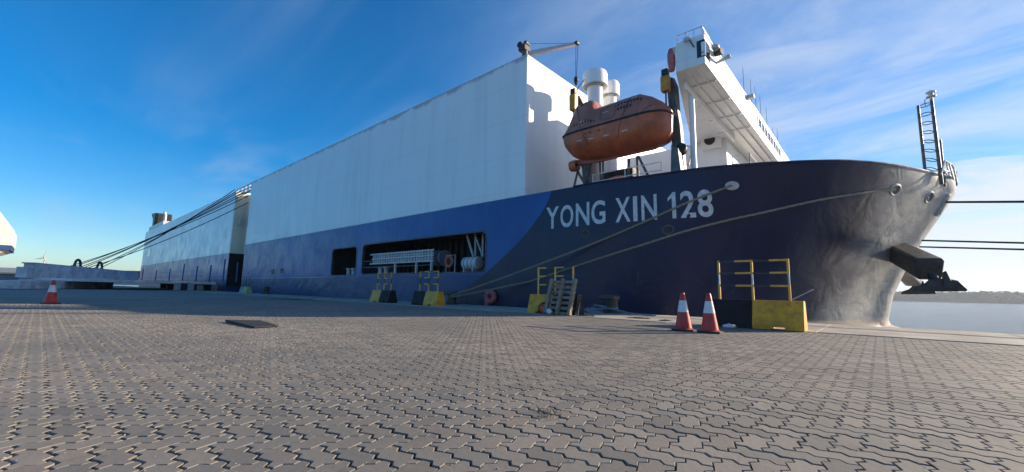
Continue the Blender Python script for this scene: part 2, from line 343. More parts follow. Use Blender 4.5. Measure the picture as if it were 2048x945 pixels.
def frame_at(p, nrm, upv=(0, 0, 1)):
    """matrix whose local z is nrm and local y as near upv as can be"""
    z = Vector(nrm).normalized(); x = Vector(upv).cross(z).normalized(); y = z.cross(x); p = Vector(p)
    return Matrix(((x.x, y.x, z.x, p.x), (x.y, y.y, z.y, p.y), (x.z, y.z, z.z, p.z), (0, 0, 0, 1)))

# ------------------------------------------------------------------ ground, quay, water, far shore
QE = 13.85                                           # quay edge
PX0, PX1, PY0, PY1 = -26.0, 5.0, -7.0, 10.45         # area laid with modelled blocks
FAR = 4000.0
b = MB()
for (x0, x1, y0, y1) in ((-FAR, PX0, -FAR, PY1), (PX1, FAR, -FAR, PY1), (PX0, PX1, -FAR, PY0), (-FAR, FAR, PY1, QE-0.02)):
    b.add([(x0, y0, -0.004), (x1, y0, -0.004), (x1, y1, -0.004), (x0, y1, -0.004)], [(0, 1, 2, 3)])
quay = tag(b.build('quay_paving', 'paving_far'), 'grey block paved quay apron beside the ship', kind='structure')
tag(MB().add([(PX0-.1, PY0-.1, -0.017), (PX1+.1, PY0-.1, -0.017), (PX1+.1, PY1+.1, -0.017), (PX0-.1, PY1+.1, -0.017)], [(0, 1, 2, 3)]).build('paving_bed', 'joint_sand'), 'sandy bed under the paving blocks', kind='structure')
w = 0.1118; A = 0.13*w; GAP = 0.0076
def unit(p, d):
    """three points of a wavy unit edge from node p in direction d (dx,dy unit cell)"""
    px, py = p; dx, dy = d; fwd = (dx+dy) > 0
    out = []
    for t, k in ((0, 0), (0.36, 1), (0.64, -1)):
        if dx: disp = (0, k*A*w/w*(1 if fwd else -1)); 
        else: disp = (-k*A*(1 if fwd else -1), 0)
        out.append((px*w+dx*t*w+disp[0], py*w+dy*t*w+disp[1]))
    return out
def outline(cells):
    (i0, j0), (i1, j1) = cells; i0, i1 = min(i0, i1), max(i0, i1)+1; j0, j1 = min(j0, j1), max(j0, j1)+1
    pts = []
    for i in range(i0, i1): pts += unit((i, j0), (1, 0))
    for j in range(j0, j1): pts += unit((i1, j), (0, 1))
    for i in range(i1, i0, -1): pts += unit((i, j1), (-1, 0))
    for j in range(j1, j0, -1): pts += unit((i0, j), (0, -1))
    P = np.array(pts); n = len(P); nxt = np.roll(P, -1, 0); prv = np.roll(P, 1, 0)
    e1 = P-prv; e2 = nxt-P; n1 = np.stack([-e1[:, 1], e1[:, 0]], 1); n2 = np.stack([-e2[:, 1], e2[:, 0]], 1)
    n1 /= np.linalg.norm(n1, axis=1)[:, None]; n2 /= np.linalg.norm(n2, axis=1)[:, None]
    m = n1+n2; m /= np.maximum((m*n1).sum(1), 0.5)[:, None]; m *= np.array([0.8, 1.45])
    return P, m
OUT = {}
for kind, cells in (('h', ((0, 0), (1, 0))), ('v', ((2, -1), (2, 0)))):
    P, m = outline(cells); c = P.mean(0); OUT[kind] = (P-c, m, c)
NV = 18; rng = np.random.default_rng(3)
cand = []
for i in range(int((PX0)/w)-2, int(PX1/w)+3):
    for j in range(int(PY0/w)-2, int(PY1/w)+3):
        if (i-j) % 4 == 0:
            for kind in 'hv':
                c = OUT[kind][2]; x, y = i*w+c[0], j*w+c[1]
                if not (PX0 < x < PX1 and PY0 < y < PY1): continue
                px, py, dep = proj((x, y, 0))
                if dep < 0.35 or dep > 22 or px < -420 or px > 2460 or py > 1180: continue
                inside = 0 <= px <= 2048 and py <= 940
                cand.append((x, y, kind, dep, inside))
near = sorted([q for q in cand if q[4]], key=lambda q: q[3])[:300]; nearset = set((q[0], q[1]) for q in near)
def paver_mesh(kind, k):
    P, m, c = OUT[kind]; r = np.random.default_rng(k)
    top = P+m*(GAP*0.5+0.0028)*(1+0.25*r.standard_normal((NV, 1)).clip(-1, 1)); mid = P+m*GAP*0.5
    vs = [(x, y, 0.0) for x, y in top]+[(x, y, -0.0028) for x, y in mid]+[(x, y, -0.045) for x, y in mid]
    fs = [tuple(range(NV))]
    for a in (0, NV): fs += [(a+i, a+NV+i, a+NV+(i+1) % NV, a+(i+1) % NV) for i in range(NV)]
    me = bpy.data.meshes.new('paver'); me.from_pydata(vs, [], fs); me.update(); me.materials.append(MAT['paver']); return me
variants = {k: [paver_mesh(k, 10*i+(k == 'v')) for i in range(6)] for k in 'hv'}
for x, y, kind, d, _ in near:
    o = bpy.data.objects.new('paver', random.choice(variants[kind])); col.objects.link(o); o.parent = quay
    o.location = (x+random.gauss(0, 0.0007), y+random.gauss(0, 0.0007), random.uniform(-0.0012, 0.0012))
    o.rotation_euler = (random.gauss(0, 0.004), random.gauss(0, 0.004), random.gauss(0, 0.004))
V = []; FA = []
for x, y, kind, d, _ in cand:
    if (x, y) in nearset: continue
    P, m, c = OUT[kind]; k = len(V); g = GAP*0.5*(1.0+0.3*random.random())
    q = P+m*g; z0 = random.uniform(-0.0012, 0.0012); tx, ty = random.gauss(0, 0.004), random.gauss(0, 0.004)
    a = random.gauss(0, 0.004); ca, sa = math.cos(a), math.sin(a); X = x+random.gauss(0, 0.0007); Y = y+random.gauss(0, 0.0007)
    for u, v in q: V.append((X+u*ca-v*sa, Y+u*sa+v*ca, z0+u*tx+v*ty))
    for u, v in q: V.append((X+u*ca-v*sa, Y+u*sa+v*ca, -0.02))
    FA.append(tuple(range(k, k+NV))); FA += [(k+i, k+NV+i, k+NV+(i+1) % NV, k+(i+1) % NV) for i in range(NV)]
b = MB(); b.v = V; b.f = FA
rest = b.build('paver_field', 'paver', quay); rest['kind'] = 'stuff'
print('pavers', len(cand))

# concrete coping along the quay edge, cast in bays
b = MB(); b.box(-1500, -43, PY1-0.1, QE, -0.5, 0.012); b.box(17, 1500, PY1-0.1, QE, -0.5, 0.012)
cop = tag(b.build('quay_coping', 'concrete'), 'pale concrete coping strip along the quay edge', kind='structure')
first = None
for i in range(20):
    x0 = -43+i*3.0
    if first is None:
        first = MB().box(0.006, 2.994, PY1-0.1, QE, -0.5, 0.012).build('coping_slab', 'concrete', cop, bevel=0.012)
        o = first
    else:
        o = first.copy(); col.objects.link(o)
    o.location = (x0, 0, random.uniform(-0.003, 0.003))
tag(MB().box(-1500, 1500, QE-1.5, QE-0.03, -8, -0.51).build('quay_wall', 'quay_wall'), 'concrete quay wall under the coping', kind='structure')
WL = -1.75
tag(MB().add([(-FAR*2, QE-1, WL), (FAR*2, QE-1, WL), (FAR*2, FAR*2, WL), (-FAR*2, FAR*2, WL)], [(0, 1, 2, 3)]).build('water', 'water'), 'rippled grey blue harbour water', kind='structure')
# far shore across the water: long low wooded bank
def shore_h(x): return 7.5+2.2*math.sin(x*0.006+1)+1.6*math.sin(x*0.017)+0.9*math.sin(x*0.051+2)+random.uniform(-.5, .5)
rows = [[], [], [], []]
xs_ = np.arange(-2200, 2600, 8.0)
for x in xs_:
    h = shore_h(x)
    rows[0].append((x, 760+20*math.sin(x*0.01), WL-0.5)); rows[1].append((x, 772+20*math.sin(x*0.01), WL+1.2)); rows[2].append((x, 800, h)); rows[3].append((x, 1100, h+2))
tag(MB().grid(rows).build('far_shore', 'far_green'), 'low wooded far shore beyond the water', kind='structure')
b = MB()
for i in range(5200):                                # tree canopy along the far bank
    x = random.uniform(-700, 1500); y = random.uniform(770, 830); h = shore_h(x)*min(1, (y-765)/40)+random.uniform(0.4, 1.8); r = random.uniform(1.0, 2.4)
    c = Vector((x, y, h-r*0.6)); k = [c+Vector((r*random.uniform(.7, 1.2)*math.cos(t), r*math.sin(t), random.uniform(-1, 1))) for t in (0, 1.25, 2.5, 3.8, 5)]
    b.add(k+[c+Vector((random.uniform(-1, 1), 0, r*random.uniform(.6, 1.1)))], [(j, (j+1) % 5, 5) for j in range(5)])
tag(b.build('far_wood', 'leaf_far'), 'far-off wood along the opposite shore', 'wood', kind='stuff')

# ------------------------------------------------------------------ the ship
S = 14.8; YC = S+11.6; ZD = 5.22                      # port side, centreline, sheer height aft
XB0 = onY(1052, 250, S).x                             # front of the tall block
XB1 = onY(497, 430, S).x; XS0 = onY(466, 440, S).x; XS1 = onY(287, 500, S).x; ZT = onY(1055, 107, S).z
ship = thing('cargo_ship', (-40, S+0.2, WL), 'large blue and white car carrier ship moored along the quay', 'ship')
# sheer line of the bow, from the photograph, at the sheer height
deck = [Vector((-9.6, S, ZD)), Vector((-8.0, S+0.03, ZD))]
for px, py, z in ((1300, 352, 5.20), (1400, 338, 5.22), (1500, 329, 5.27), (1570, 325, 5.33), (1640, 322.5, 5.40), (1700, 322.5, 5.48), (1770, 328, 5.60), (1830, 338, 5.72), (1880, 350, 5.84)):
    p = onZ(px, py, z); p.y = max(p.y, deck[-1].y+0.02); deck.append(p)
tip = onY(1910, 366, YC); deck += [Vector((tip.x-0.12, YC-1.1, tip.z-0.02)), Vector((tip.x, YC, tip.z))]
def catmull(P, n):
    out = []
    for i in range(len(P)-1):
        a, b_, c, d = P[max(i-1, 0)], P[i], P[i+1], P[min(i+2, len(P)-1)]
        for k in range(n):
            t = k/n; out.append(0.5*((2*b_)+(c-a)*t+(2*a-5*b_+4*c-d)*t*t+(3*b_-a-3*c+d)*t**3))
    return out+[P[-1]]
DK = catmull(deck, 5)
stem = [(-2.6, -1.0), (-1.3, -0.9), (-0.75, -1.55), (-0.45, None), (0.9, None), (2.2, None), (3.4, None), (4.5, None), (5.4, None)]
stp = [onY(*q, YC) for q in ((1776, 648), (1787, 590), (1817, 530), (1850, 475), (1884, 430), (1913, 385))]
SZ = [-2.6, -1.5, -1.1, -0.85, -0.65]+[p.z for p in stp]+[tip.z]
SX = [-0.7, -0.7, -1.1, -1.6, -2.1]+[p.x-tip.x for p in stp]+[0.0]
def xshift(z): return float(np.interp(z, SZ, SX))
ZL = [0.0, 0.06, 0.13, 0.21, 0.30, 0.40, 0.50, 0.60, 0.66, 0.70, 0.725, 0.75, 0.77, 0.79, 0.81, 0.83, 0.86, 0.91, 1.0]
def shell(i, t):
    p = DK[i]; s_ = i/(len(DK)-1); z = p.z+(-2.6-p.z)*t
    wt = min(1, max(0, (s_-0.05)/0.45)); wt = wt*wt*(3-2*wt)
    sh = xshift(z); base = xshift(max(z, -0.3))
    near_c = max(0.0, 1-(YC-p.y)/3.0)
    x = p.x+(base+(sh-base)*near_c)*wt
    fl = math.sin(PI*min(1, s_*1.05))*0.7*max(0, (3.6-z)/6.0)
    return Vector((x, min(p.y+fl, YC), z))
G = [[shell(i, t) for t in ZL] for i in range(len(DK))]
def hullY(x, z):
    xs2 = []; ys2 = []
    for r in G:
        zz = [q.z for q in r][::-1]; xs2.append(np.interp(z, zz, [q.x for q in r][::-1])); ys2.append(np.interp(z, zz, [q.y for q in r][::-1]))
    return float(np.interp(x, xs2, ys2))
def hull_hit(px, py):
    y = S
    for _ in range(40): p = onY(px, py, y); y = 0.6*y+0.4*hullY(p.x, p.z)
    return onY(px, py, y)
def hull_normal(p):
    e = 0.12; q = Vector((p.x+e, hullY(p.x+e, p.z), p.z))-Vector((p.x-e, hullY(p.x-e, p.z), p.z))
    k = Vector((p.x, hullY(p.x, p.z+e), p.z+e))-Vector((p.x, hullY(p.x, p.z-e), p.z-e))
    n = q.cross(k).normalized(); return n if n.y < 0 else -n
hb = MB()
full = [[Vector(p) for p in r] for r in G]+[[Vector((p.x, 2*YC-p.y, p.z)) for p in r] for r in reversed(G[:-1])]
hb.grid([list(reversed(r)) for r in full])
# port side plating with the two mooring-deck openings
HOLES = [(onY(661, 550, S).x, onY(713, 520, S).x, 1.58, 3.66), (onY(722, 550, S).x, onY(972, 500, S).x, 1.60, 3.74)]
zb, X0, X1 = -2.6, XB1, DK[0].x
def rect(mb, x0, x1, z0, z1, y=S): mb.add([(x0, y, z0), (x1, y, z0), (x1, y, z1), (x0, y, z1)], [(0, 1, 2, 3)])
xcur = X0
for (a, c, z0, z1) in HOLES:
    rect(hb, xcur, a, zb, ZD); rect(hb, a, c, zb, z0); rect(hb, a, c, z1, ZD); xcur = c
    for (cx, cz, sx, sz) in ((a, z0, 1, 1), (c, z0, -1, 1), (a, z1, 1, -1), (c, z1, -1, -1)):
        rr = 0.3; arc = [(cx+sx*rr*(1-math.cos(t)), S, cz+sz*rr*(1-math.sin(t))) for t in np.linspace(0, PI/2, 7)]
        hb.add([(cx, S, cz)]+arc, [(0, k+1, k+2) if sx*sz > 0 else (0, k+2, k+1) for k in range(6)])
rect(hb, xcur, X1, zb, ZD)
hb.add([(X0, S, zb), (X0, S, ZD), (X0, 2*YC-S, ZD), (X0, 2*YC-S, zb)], [(0, 1, 2, 3)])
hb.add([(X0, 2*YC-S, zb), (X1, 2*YC-S, zb), (X1, 2*YC-S, ZD), (X0, 2*YC-S, ZD)], [(3, 2, 1, 0)])
# after hull under the stern block
zs = 4.55
hb.box(XS1, XS0, S, 2*YC-S, zb, zs); hb.box(XS0+0.01, X0-0.01, S+1.5, 2*YC-S-1, zb, ZD)
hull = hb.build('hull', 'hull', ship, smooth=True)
# bulwark cap and foredeck
MB().path([p+Vector((0, 0.02, 0)) for p in DK]+[Vector((p.x, 2*YC-p.y, p.z)) for p in reversed(DK[:-1])], 0.055, 6).build('bulwark_cap', 'hull', hull)
D2 = []
for i in range(len(DK)):
    zz = [q.z for q in G[i]][::-1]; D2.append(Vector((np.interp(4.15, zz, [q.x for q in G[i]][::-1])-0.12, np.interp(4.15, zz, [q.y for q in G[i]][::-1])+0.12, 4.15)))
dk = [(p.x, p.y, 4.15) for p in D2]+[(p.x, 2*YC-p.y, 4.15) for p in reversed(D2[:-1])]
MB().add(dk+[(XB0-0.5, 2*YC-S-0.1, 4.15), (XB0-0.5, S+0.1, 4.15)], [tuple(range(len(dk)+2))]).build('foredeck', 'grey_steel', ship)
rect2 = lambda x0, x1: MB().box(x0, x1, S+0.002, S+0.12, 4.2, ZD)
rect2(XB0-0.1, DK[0].x).build('bulwark', 'hull', ship)
for (a, c, z0, z1) in HOLES:
    m = MB(); t = 0.32; d = 2.8
    fr = MB()
    for rr, (y0, y1) in ((0.3, (S-0.015, S+0.16)),):
        ring = []
        for (cx, cz, a0) in ((c-rr, z1-rr, 0), (a+rr, z1-rr, PI/2), (a+rr, z0+rr, PI), (c-rr, z0+rr, 1.5*PI)):
            ring += [(cx+rr*math.cos(a0+u), cz+rr*math.sin(a0+u)) for u in np.linspace(0, PI/2, 7)]
        inn = [((x-(a+c)/2)*(1-0.05*2/(c-a))+(a+c)/2, (z-(z0+z1)/2)*(1-0.05*2/(z1-z0))+(z0+z1)/2) for x, z in ring]
        out = [((x-(a+c)/2)*(1+0.03*2/(c-a))+(a+c)/2, (z-(z0+z1)/2)*(1+0.03*2/(z1-z0))+(z0+z1)/2) for x, z in ring]
        fr.grid([[(x, y1, z) for x, z in inn], [(x, y0, z) for x, z in inn], [(x, y0, z) for x, z in out], [(x, y1, z) for x, z in out]], close=True)
    fr.build('opening_frame', 'frame_plum', hull)
m = MB(); a, c = HOLES[0][0]-0.6, HOLES[1][1]+0.5
m.add([(a, S+3.0, 1.2), (c, S+3.0, 1.2), (c, S+3.0, 4.1), (a, S+3.0, 4.1)], [(0, 1, 2, 3)])
m.add([(a, S+0.05, 1.4), (c, S+0.05, 1.4), (c, S+3.0, 1.4), (a, S+3.0, 1.4)], [(0, 1, 2, 3)])
m.add([(a, S+0.05, 4.05), (c, S+0.05, 4.05), (c, S+3.0, 4.05), (a, S+3.0, 4.05)], [(3, 2, 1, 0)])
m.add([(a, S+0.05, 1.2), (a, S+3, 1.2), (a, S+3, 4.1), (a, S+0.05, 4.1)], [(0, 1, 2, 3)]); m.add([(c, S+0.05, 1.2), (c, S+3, 1.2), (c, S+3, 4.1), (c, S+0.05, 4.1)], [(3, 2, 1, 0)])
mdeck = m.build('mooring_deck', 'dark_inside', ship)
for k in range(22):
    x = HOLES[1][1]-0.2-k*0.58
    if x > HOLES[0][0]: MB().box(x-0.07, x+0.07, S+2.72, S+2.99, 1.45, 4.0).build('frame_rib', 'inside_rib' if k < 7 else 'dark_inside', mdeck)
for x in (HOLES[0][0]+1.1, HOLES[1][0]+1.0):           # bitts and a winch drum in the gloom
    MB().lathe([(0.16, 0), (0.16, 0.65), (0.22, 0.68), (0.22, 0.78)], Matrix.Translation((x, S+0.9, 1.4)), 14).build('bitt', 'light_steel', mdeck, True)
    MB().lathe([(0.16, 0), (0.16, 0.65), (0.22, 0.68), (0.22, 0.78)], Matrix.Translation((x+0.75, S+0.9, 1.4)), 14).build('bitt', 'light_steel', mdeck, True)
dr = onY(882, 517, S+1.0)
MB().lathe([(0.48, -0.1), (0.48, 0), (0.3, 0.02), (0.3, 0.5), (0.48, 0.52), (0.48, 0.6)], frame_at((dr.x+0.3, dr.y, dr.z), (-1, 0, 0)), 24).build('winch_drum', 'inside_rib', mdeck, True)
for q0, q1, rr in (((932, 464), (947, 514), 0.07), ((947, 462), (966, 514), 0.05), ((951, 470), (951, 512), 0.05), ((966, 463), (966, 513), 0.05)):
    MB().tube(onY(*q0, S+0.75), onY(*q1, S+0.75), rr, n=8).build('stanchion', 'light_steel', mdeck, True)
for py in (516, 528, 541):
    p, q = onY(722, py+8, S+1.2), onY(872, py, S+1.2); q.z = p.z
    MB().tube(p, q, 0.025, n=6).build('deck_rail', 'light_steel', mdeck)
# stern: white block, recess, forward end wall
MB().box(XB1, XB0, S, 2*YC-S, ZD+0.002, ZT).build('superstructure', 'white_paint', ship, bevel=0.04)
sb = MB().box(XS1, XS0, S, 2*YC-S, zs+0.002, ZT-0.25).build('stern_block', 'white_paint', ship, bevel=0.04)
MB().box(XS0+0.004, XS0+0.05, S+0.06, S+1.45, zs, ZT-0.35).build('end_wall', 'cream_paint', sb)
MB().box(XS0+0.004, XS0+0.05, S+0.06, S+1.45, 0.6, zs-0.01).build('end_wall_lower', 'black_plastic', sb)
rw = MB().box(XS0+0.01, XB1-0.01, S+1.46, S+2.2, zs, ZT-0.45).build('recess_wall', 'white_paint', ship)
MB().box(XS0+0.2, XB1-0.2, S+1.40, S+1.455, 0.5, zs-0.2).build('side_port', 'black_plastic', ship)
MB().box(XS0+0.3, XS0+0.9, S+0.5, S+0.6, 8.0, 9.2).build('hatch', 'light_steel', sb)
for dx in (0.2, 1.6, 3.0, 4.4, 5.6):
    MB().box(XS0+dx, XS0+dx+0.12, S+0.1, S+0.25, ZT-0.9, ZT-0.1).build('sheave_post', 'light_steel', rw)
for zz in (ZT-0.9, ZT-0.5, ZT-0.1):
    MB().box(XS0+0.05, XB1-0.05, S+0.08, S+0.22, zz, zz+0.1).build('sheave_beam', 'light_steel', rw)
for px, py, s_ in ((546, 544, 0.22), (564, 542, 0.22)):
    p = onY(px, py, S); MB().box(p.x-0.4, p.x+0.4, S-0.012, S+0.02, p.z-s_, p.z+s_).build('scupper', 'black_trim', hull, bevel=0.01)
p = onY(298, 506, S); MB().box(p.x-1.3, p.x+1.3, S-0.02, S+0.02, p.z-0.75, p.z+0.75).build('window', 'window_glass', sb)
for X, zt in ((XS1+8.5, 15.0),):                       # funnel on the stern
    p0, p1 = onY(306, 455, S+1), onY(328, 455, S+1)
    MB().box(p0.x-2, p1.x+1, S+0.6, S+9, ZT-0.26, ZT+1.1).build('funnel_casing', 'white_paint', sb, bevel=0.05)
    fz = ZT+1.0; cx_, cy_ = onY(320, 440, S+2).x, S+2.4
    fu = MB().prism([(cx_-1.0, cy_-1.5, fz), (cx_+1.2, cy_-1.5, fz), (cx_+1.2, cy_-1.5, fz+3.2), (cx_-3.6, cy_-1.5, fz+3.5), (cx_-3.4, cy_-1.5, fz+3.0), (cx_-1.3, cy_-1.5, fz+2.0)], (0, 3, 0)).build('funnel', 'black_trim', sb, bevel=0.05)
    MB().tube((cx_+2.2, cy_, fz), (cx_+2.2, cy_, fz+3.5), 0.28, n=10).build('exhaust_pipe', 'light_steel', fu, True)
    MB().tube((cx_+3.3, cy_, fz-0.3), (cx_+3.3, cy_, fz+2.8), 0.28, n=10).build('exhaust_pipe', 'light_steel', fu, True)
p = onY(328, 440, S+2); MB().tube((p.x+9, S+2, ZT-0.3), (p.x+9, S+2, ZT+2.2), 0.05, n=6).build('aerial', 'grey_steel', sb)

# name on the bow
TXT = [('Y', 1093, 1118), ('O', 1121, 1147), ('N', 1152, 1179), ('G', 1183, 1211), ('X', 1231, 1261), ('I', 1266.5, 1275), ('N', 1283, 1314), ('1', 1336, 1352), ('2', 1361, 1391), ('8', 1395, 1426)]
def ybase(px): return 458+(432-458)*(px-1106)/(1410-1106)
def ytop(px): return 414.5+(386-414.5)*(px-1106)/(1410-1106)
zlo, zhi = hull_hit(1106, 458).z, hull_hit(1106, 414.5).z
for ch, pa, pb in TXT:
    cu_ = bpy.data.curves.new('t', 'FONT'); cu_.body = ch; cu_.offset = 0.018; cu_.resolution_u = 5
    to = bpy.data.objects.new('t', cu_); col.objects.link(to)
    dg = bpy.context.evaluated_depsgraph_get(); me = bpy.data.meshes.new_from_object(to.evaluated_get(dg)); bpy.data.objects.remove(to)
    xa = hull_hit(pa, (ybase(pa)+ytop(pa))/2).x; xb2 = hull_hit(pb, (ybase(pb)+ytop(pb))/2).x
    co = np.array([v.co[:] for v in me.vertices]); mn, mx = co.min(0), co.max(0)
    za, zb2 = zlo, zhi
    vs_ = []
    for c in co:
        x_ = xa+(c[0]-mn[0])/(mx[0]-mn[0])*(xb2-xa); z_ = za+(c[1]-mn[1])/(mx[1]-mn[1])*(zb2-za)
        vs_.append((x_, hullY(x_, z_)-0.012, z_))
    mb = MB(); mb.v = vs_; mb.f = [tuple(p.vertices) for p in me.polygons]
    if ch == '1':                                       # plain one: stem with a slanted flag
        pts_ = [(0.52, 0), (1, 0), (1, 1), (0.66, 1), (0, 0.78), (0, 0.66), (0.52, 0.80)]
        mb = MB(); mb.v = [(xa+u*(xb2-xa), hullY(xa+u*(xb2-xa), za+v*(zb2-za))-0.012, za+v*(zb2-za)) for u, v in pts_]; mb.f = [(0, 1, 2, 6), (2, 3, 6), (3, 4, 5, 6)]
    lo = mb.build('letter', 'letter_white', hull); bpy.data.meshes.remove(me)

# mooring fairleads in the bow plating
def fairlead(px, py, ex, ey, plate):
    p = hull_hit(px, py); n = hull_normal(p); M = frame_at(p, n)
    f = MB().torus(1.0, 0.045, M, 28, 8, ex, ey).build('fairlead', plate, hull, True)
    MB().lathe([(0.001, 0.006), (1.0, 0.006)], M @ Matrix.Diagonal((ex, ey, 1, 1)), 28, caps=False).build('fairlead_hole', 'black_trim' if plate != 'light_mark' else 'light_steel', f)
    return p, n
FL1, _ = fairlead(1464, 372, 0.19, 0.115, 'light_mark')
FL2, _ = fairlead(1790, 380, 0.30, 0.20, 'light_steel')
FL3, FN3 = fairlead(1858, 395, 0.28, 0.22, 'light_steel')
p = hull_hit(1886, 411); n = hull_normal(p); M = frame_at(p, n)
ro = MB().box(-0.14, 0.14, -0.5, 0.5, -0.05, 0.05, M).build('roller_fairlead', 'light_steel', hull, bevel=0.02)
MB().box(-0.08, 0.08, -0.42, 0.42, 0.03, 0.062, M).build('fairlead_hole', 'black_trim', ro)
FL4 = p
for px, py, ex, ez in ((1171, 467, 0.16, 0.14), (1336, 460, 0.2, 0.16)):
    p = hull_hit(px, py); M = frame_at(p, hull_normal(p)); MB().torus(1, 0.03, M, 20, 6, ex, ez).build('discharge_rim', 'grey_steel', hull, True)
    MB().lathe([(0.001, 0.004), (1, 0.004)], M @ Matrix.Diagonal((ex, ez, 1, 1)), 20, caps=False).build('discharge_hole', 'black_trim', hull)

# mushroom ventilators between the block and the lifeboat
def vent(px, pt, pb, w_cap, w_neck, y):
    c = onY(px, pt, y); sc = c.y
    r1 = (onY(px+w_cap/2, (pt+pb)/2, y)-onY(px-w_cap/2, (pt+pb)/2, y)).length*0.47; r2 = r1*w_neck/w_cap
    zt = c.z+0.12; zb3 = onY(px, pb, y).z
    v = MB().lathe([(r2, 4.15), (r2, zb3+0.05)], Matrix.Translation((c.x, y, 0)), 28).build('ventilator_trunk', 'white_paint', ship, True)
    MB().lathe([(r2+0.01, zb3-0.12), (r2+0.05, zb3-0.12), (r2+0.05, zb3-0.05), (r2+0.01, zb3-0.05)], Matrix.Translation((c.x, y, 0)), 28).build('ventilator_band', 'light_steel', v, True)
    MB().lathe([(r2+0.02, zb3+0.02), (r1-0.05, zb3+0.02), (r1-0.05, zb3-0.05), (r1, zb3-0.05), (r1, zt-0.18), (r1-0.05, zt-0.05), (r1*0.75, zt), (0.01, zt+0.06)], Matrix.Translation((c.x, y, 0)), 32, caps=False).build('ventilator_cap', 'white_paint', v, True)
vent(1190, 150, 173, 44, 27, 17.6)
vent(1219, 170, 193, 36, 24, 19.2)
# provision crane on the corner of the block
ct = onY(1154, 87, 16.2); cb = onY(1066, 107, 16.2); cp = onY(1050, 100, 16.2)
crn = MB().tube((cp.x, 16.2, ZT), (cp.x, 16.2, cp.z+0.1), 0.16, n=12).build('deck_crane', 'grey_steel', ship, True)
MB().box(cp.x-0.28, cp.x+0.18, 15.95, 16.45, cp.z-0.1, cp.z+0.22).build('winch', 'black_trim', crn, bevel=0.03)
MB().lathe([(0.17, -0.2), (0.17, 0.2)], frame_at((cp.x-0.25, 16.2, cp.z+0.32), (0, 1, 0)), 14).build('winch', 'black_trim', crn, True)
MB().lathe([(0.13, -0.15), (0.13, 0.15)], frame_at((cp.x+0.12, 16.2, cp.z+0.3), (0, 1, 0)), 14).build('winch', 'grey_steel', crn, True)
d = (ct-cb).normalized(); MB().prism([cb+Vector((-0.5, -0.12, -0.08)), cb+Vector((0.1, -0.12, -0.14)), ct+Vector((0, -0.06, -0.07)), ct+Vector((0, -0.06, 0.07)), cb+Vector((-0.1, -0.12, 0.14))], (0, 0.2, 0)).build('boom', 'white_paint', crn, bevel=0.015)
MB().lathe([(0.09, -0.1), (0.09, 0.1)], frame_at(ct, (0, 1, 0)), 12).build('sheave', 'black_trim', crn, True)
hk = onY(1152, 160, 16.2)
for dx in (-0.06, 0.06): MB().tube((ct.x+dx, 16.2, ct.z), (hk.x+dx*0.3, 16.2, hk.z), 0.012, n=5).build('hoist_wire', 'black_trim', crn)
MB().lathe([(0.02, -0.3), (0.1, -0.15), (0.12, 0.0), (0.08, 0.14), (0.02, 0.18)], Matrix.Translation(hk), 12).build('hook_block', 'black_trim', crn, True)
MB().tube(cp+Vector((0, 0, 0.35)), ct, 0.01, n=5).build('hoist_wire', 'black_trim', crn)

# bridge: deck slab, wing bulwark, wheelhouse, supports
ZW = 8.86; w0 = onZ(1412, 128, ZW); w1 = onZ(1350, 143, ZW); xa, xf, yw = w1.x, w0.x, 14.72
ztop = onY(1407, 67, yw).z
bd = MB().prism([(xa, yw, ZW), (xf, yw, ZW), (xf, 2*YC-yw, ZW), (xa, 2*YC-yw, ZW), (-7.3, YC+3, ZW), (-7.3, YC-3, ZW)], (0, 0, 0.10)).build('bridge_deck', 'white_paint', ship, bevel=0.01)
t = 0.05
MB().box(xf-t, xf, yw, 2*YC-yw, ZW+0.102, ztop).build('front_bulwark', 'white_paint', bd, bevel=0.012)
MB().box(xa, xf-t-0.002, yw, yw+t, ZW+0.102, ztop).build('wing_end_bulwark', 'white_paint', bd, bevel=0.012)
MB().add([(xa, yw, ZW+0.1), (xa, yw, ztop), (-7.3, YC-3, ztop), (-7.3, YC-3, ZW+0.1)], [(0, 1, 2, 3)]).build('rear_bulwark', 'white_paint', bd)
MB().box(xf-0.02, xf+0.03, yw-0.02, 2*YC-yw, ztop+0.003, ztop+0.06).build('bulwark_cap', 'white_paint', bd)
# wing-end window with white frame
pa_, pb_ = onY(1393, 84, yw), onY(1413, 111, yw)
wx0, wx1 = pa_.x, xf+0.012
wd = MB().box(wx0, wx1, yw-0.012, yw+0.6, pb_.z, pa_.z).build('wing_window', 'window_glass', bd)
MB().box(wx0+0.16, wx0+0.30, yw-0.03, yw-0.013, pb_.z+0.03, pa_.z-0.1).build('window_frame', 'white_paint', wd)
MB().box(wx0+0.16, wx1-0.02, yw-0.03, yw-0.013, pb_.z+0.12, pb_.z+0.17).build('window_frame', 'white_paint', wd)
# wheelhouse, its front windows and roof
HY = 22.9
wh = MB().box(xa-1.6, xf-0.06, HY, 2*YC-HY, ztop-0.3, ztop+0.35).build('wheelhouse', 'white_paint', ship, bevel=0.03)
for k in range(9):
    y0 = HY+0.45+k*0.78
    wn = MB().box(xf-0.02, xf+0.02, y0, y0+0.6, ztop-0.60, ztop-0.14).build('window', 'window_glass', wh)
    MB().box(xf+0.021, xf+0.045, y0-0.06, y0-0.005, ztop-0.64, ztop-0.10).build('window_frame', 'white_paint', wn)
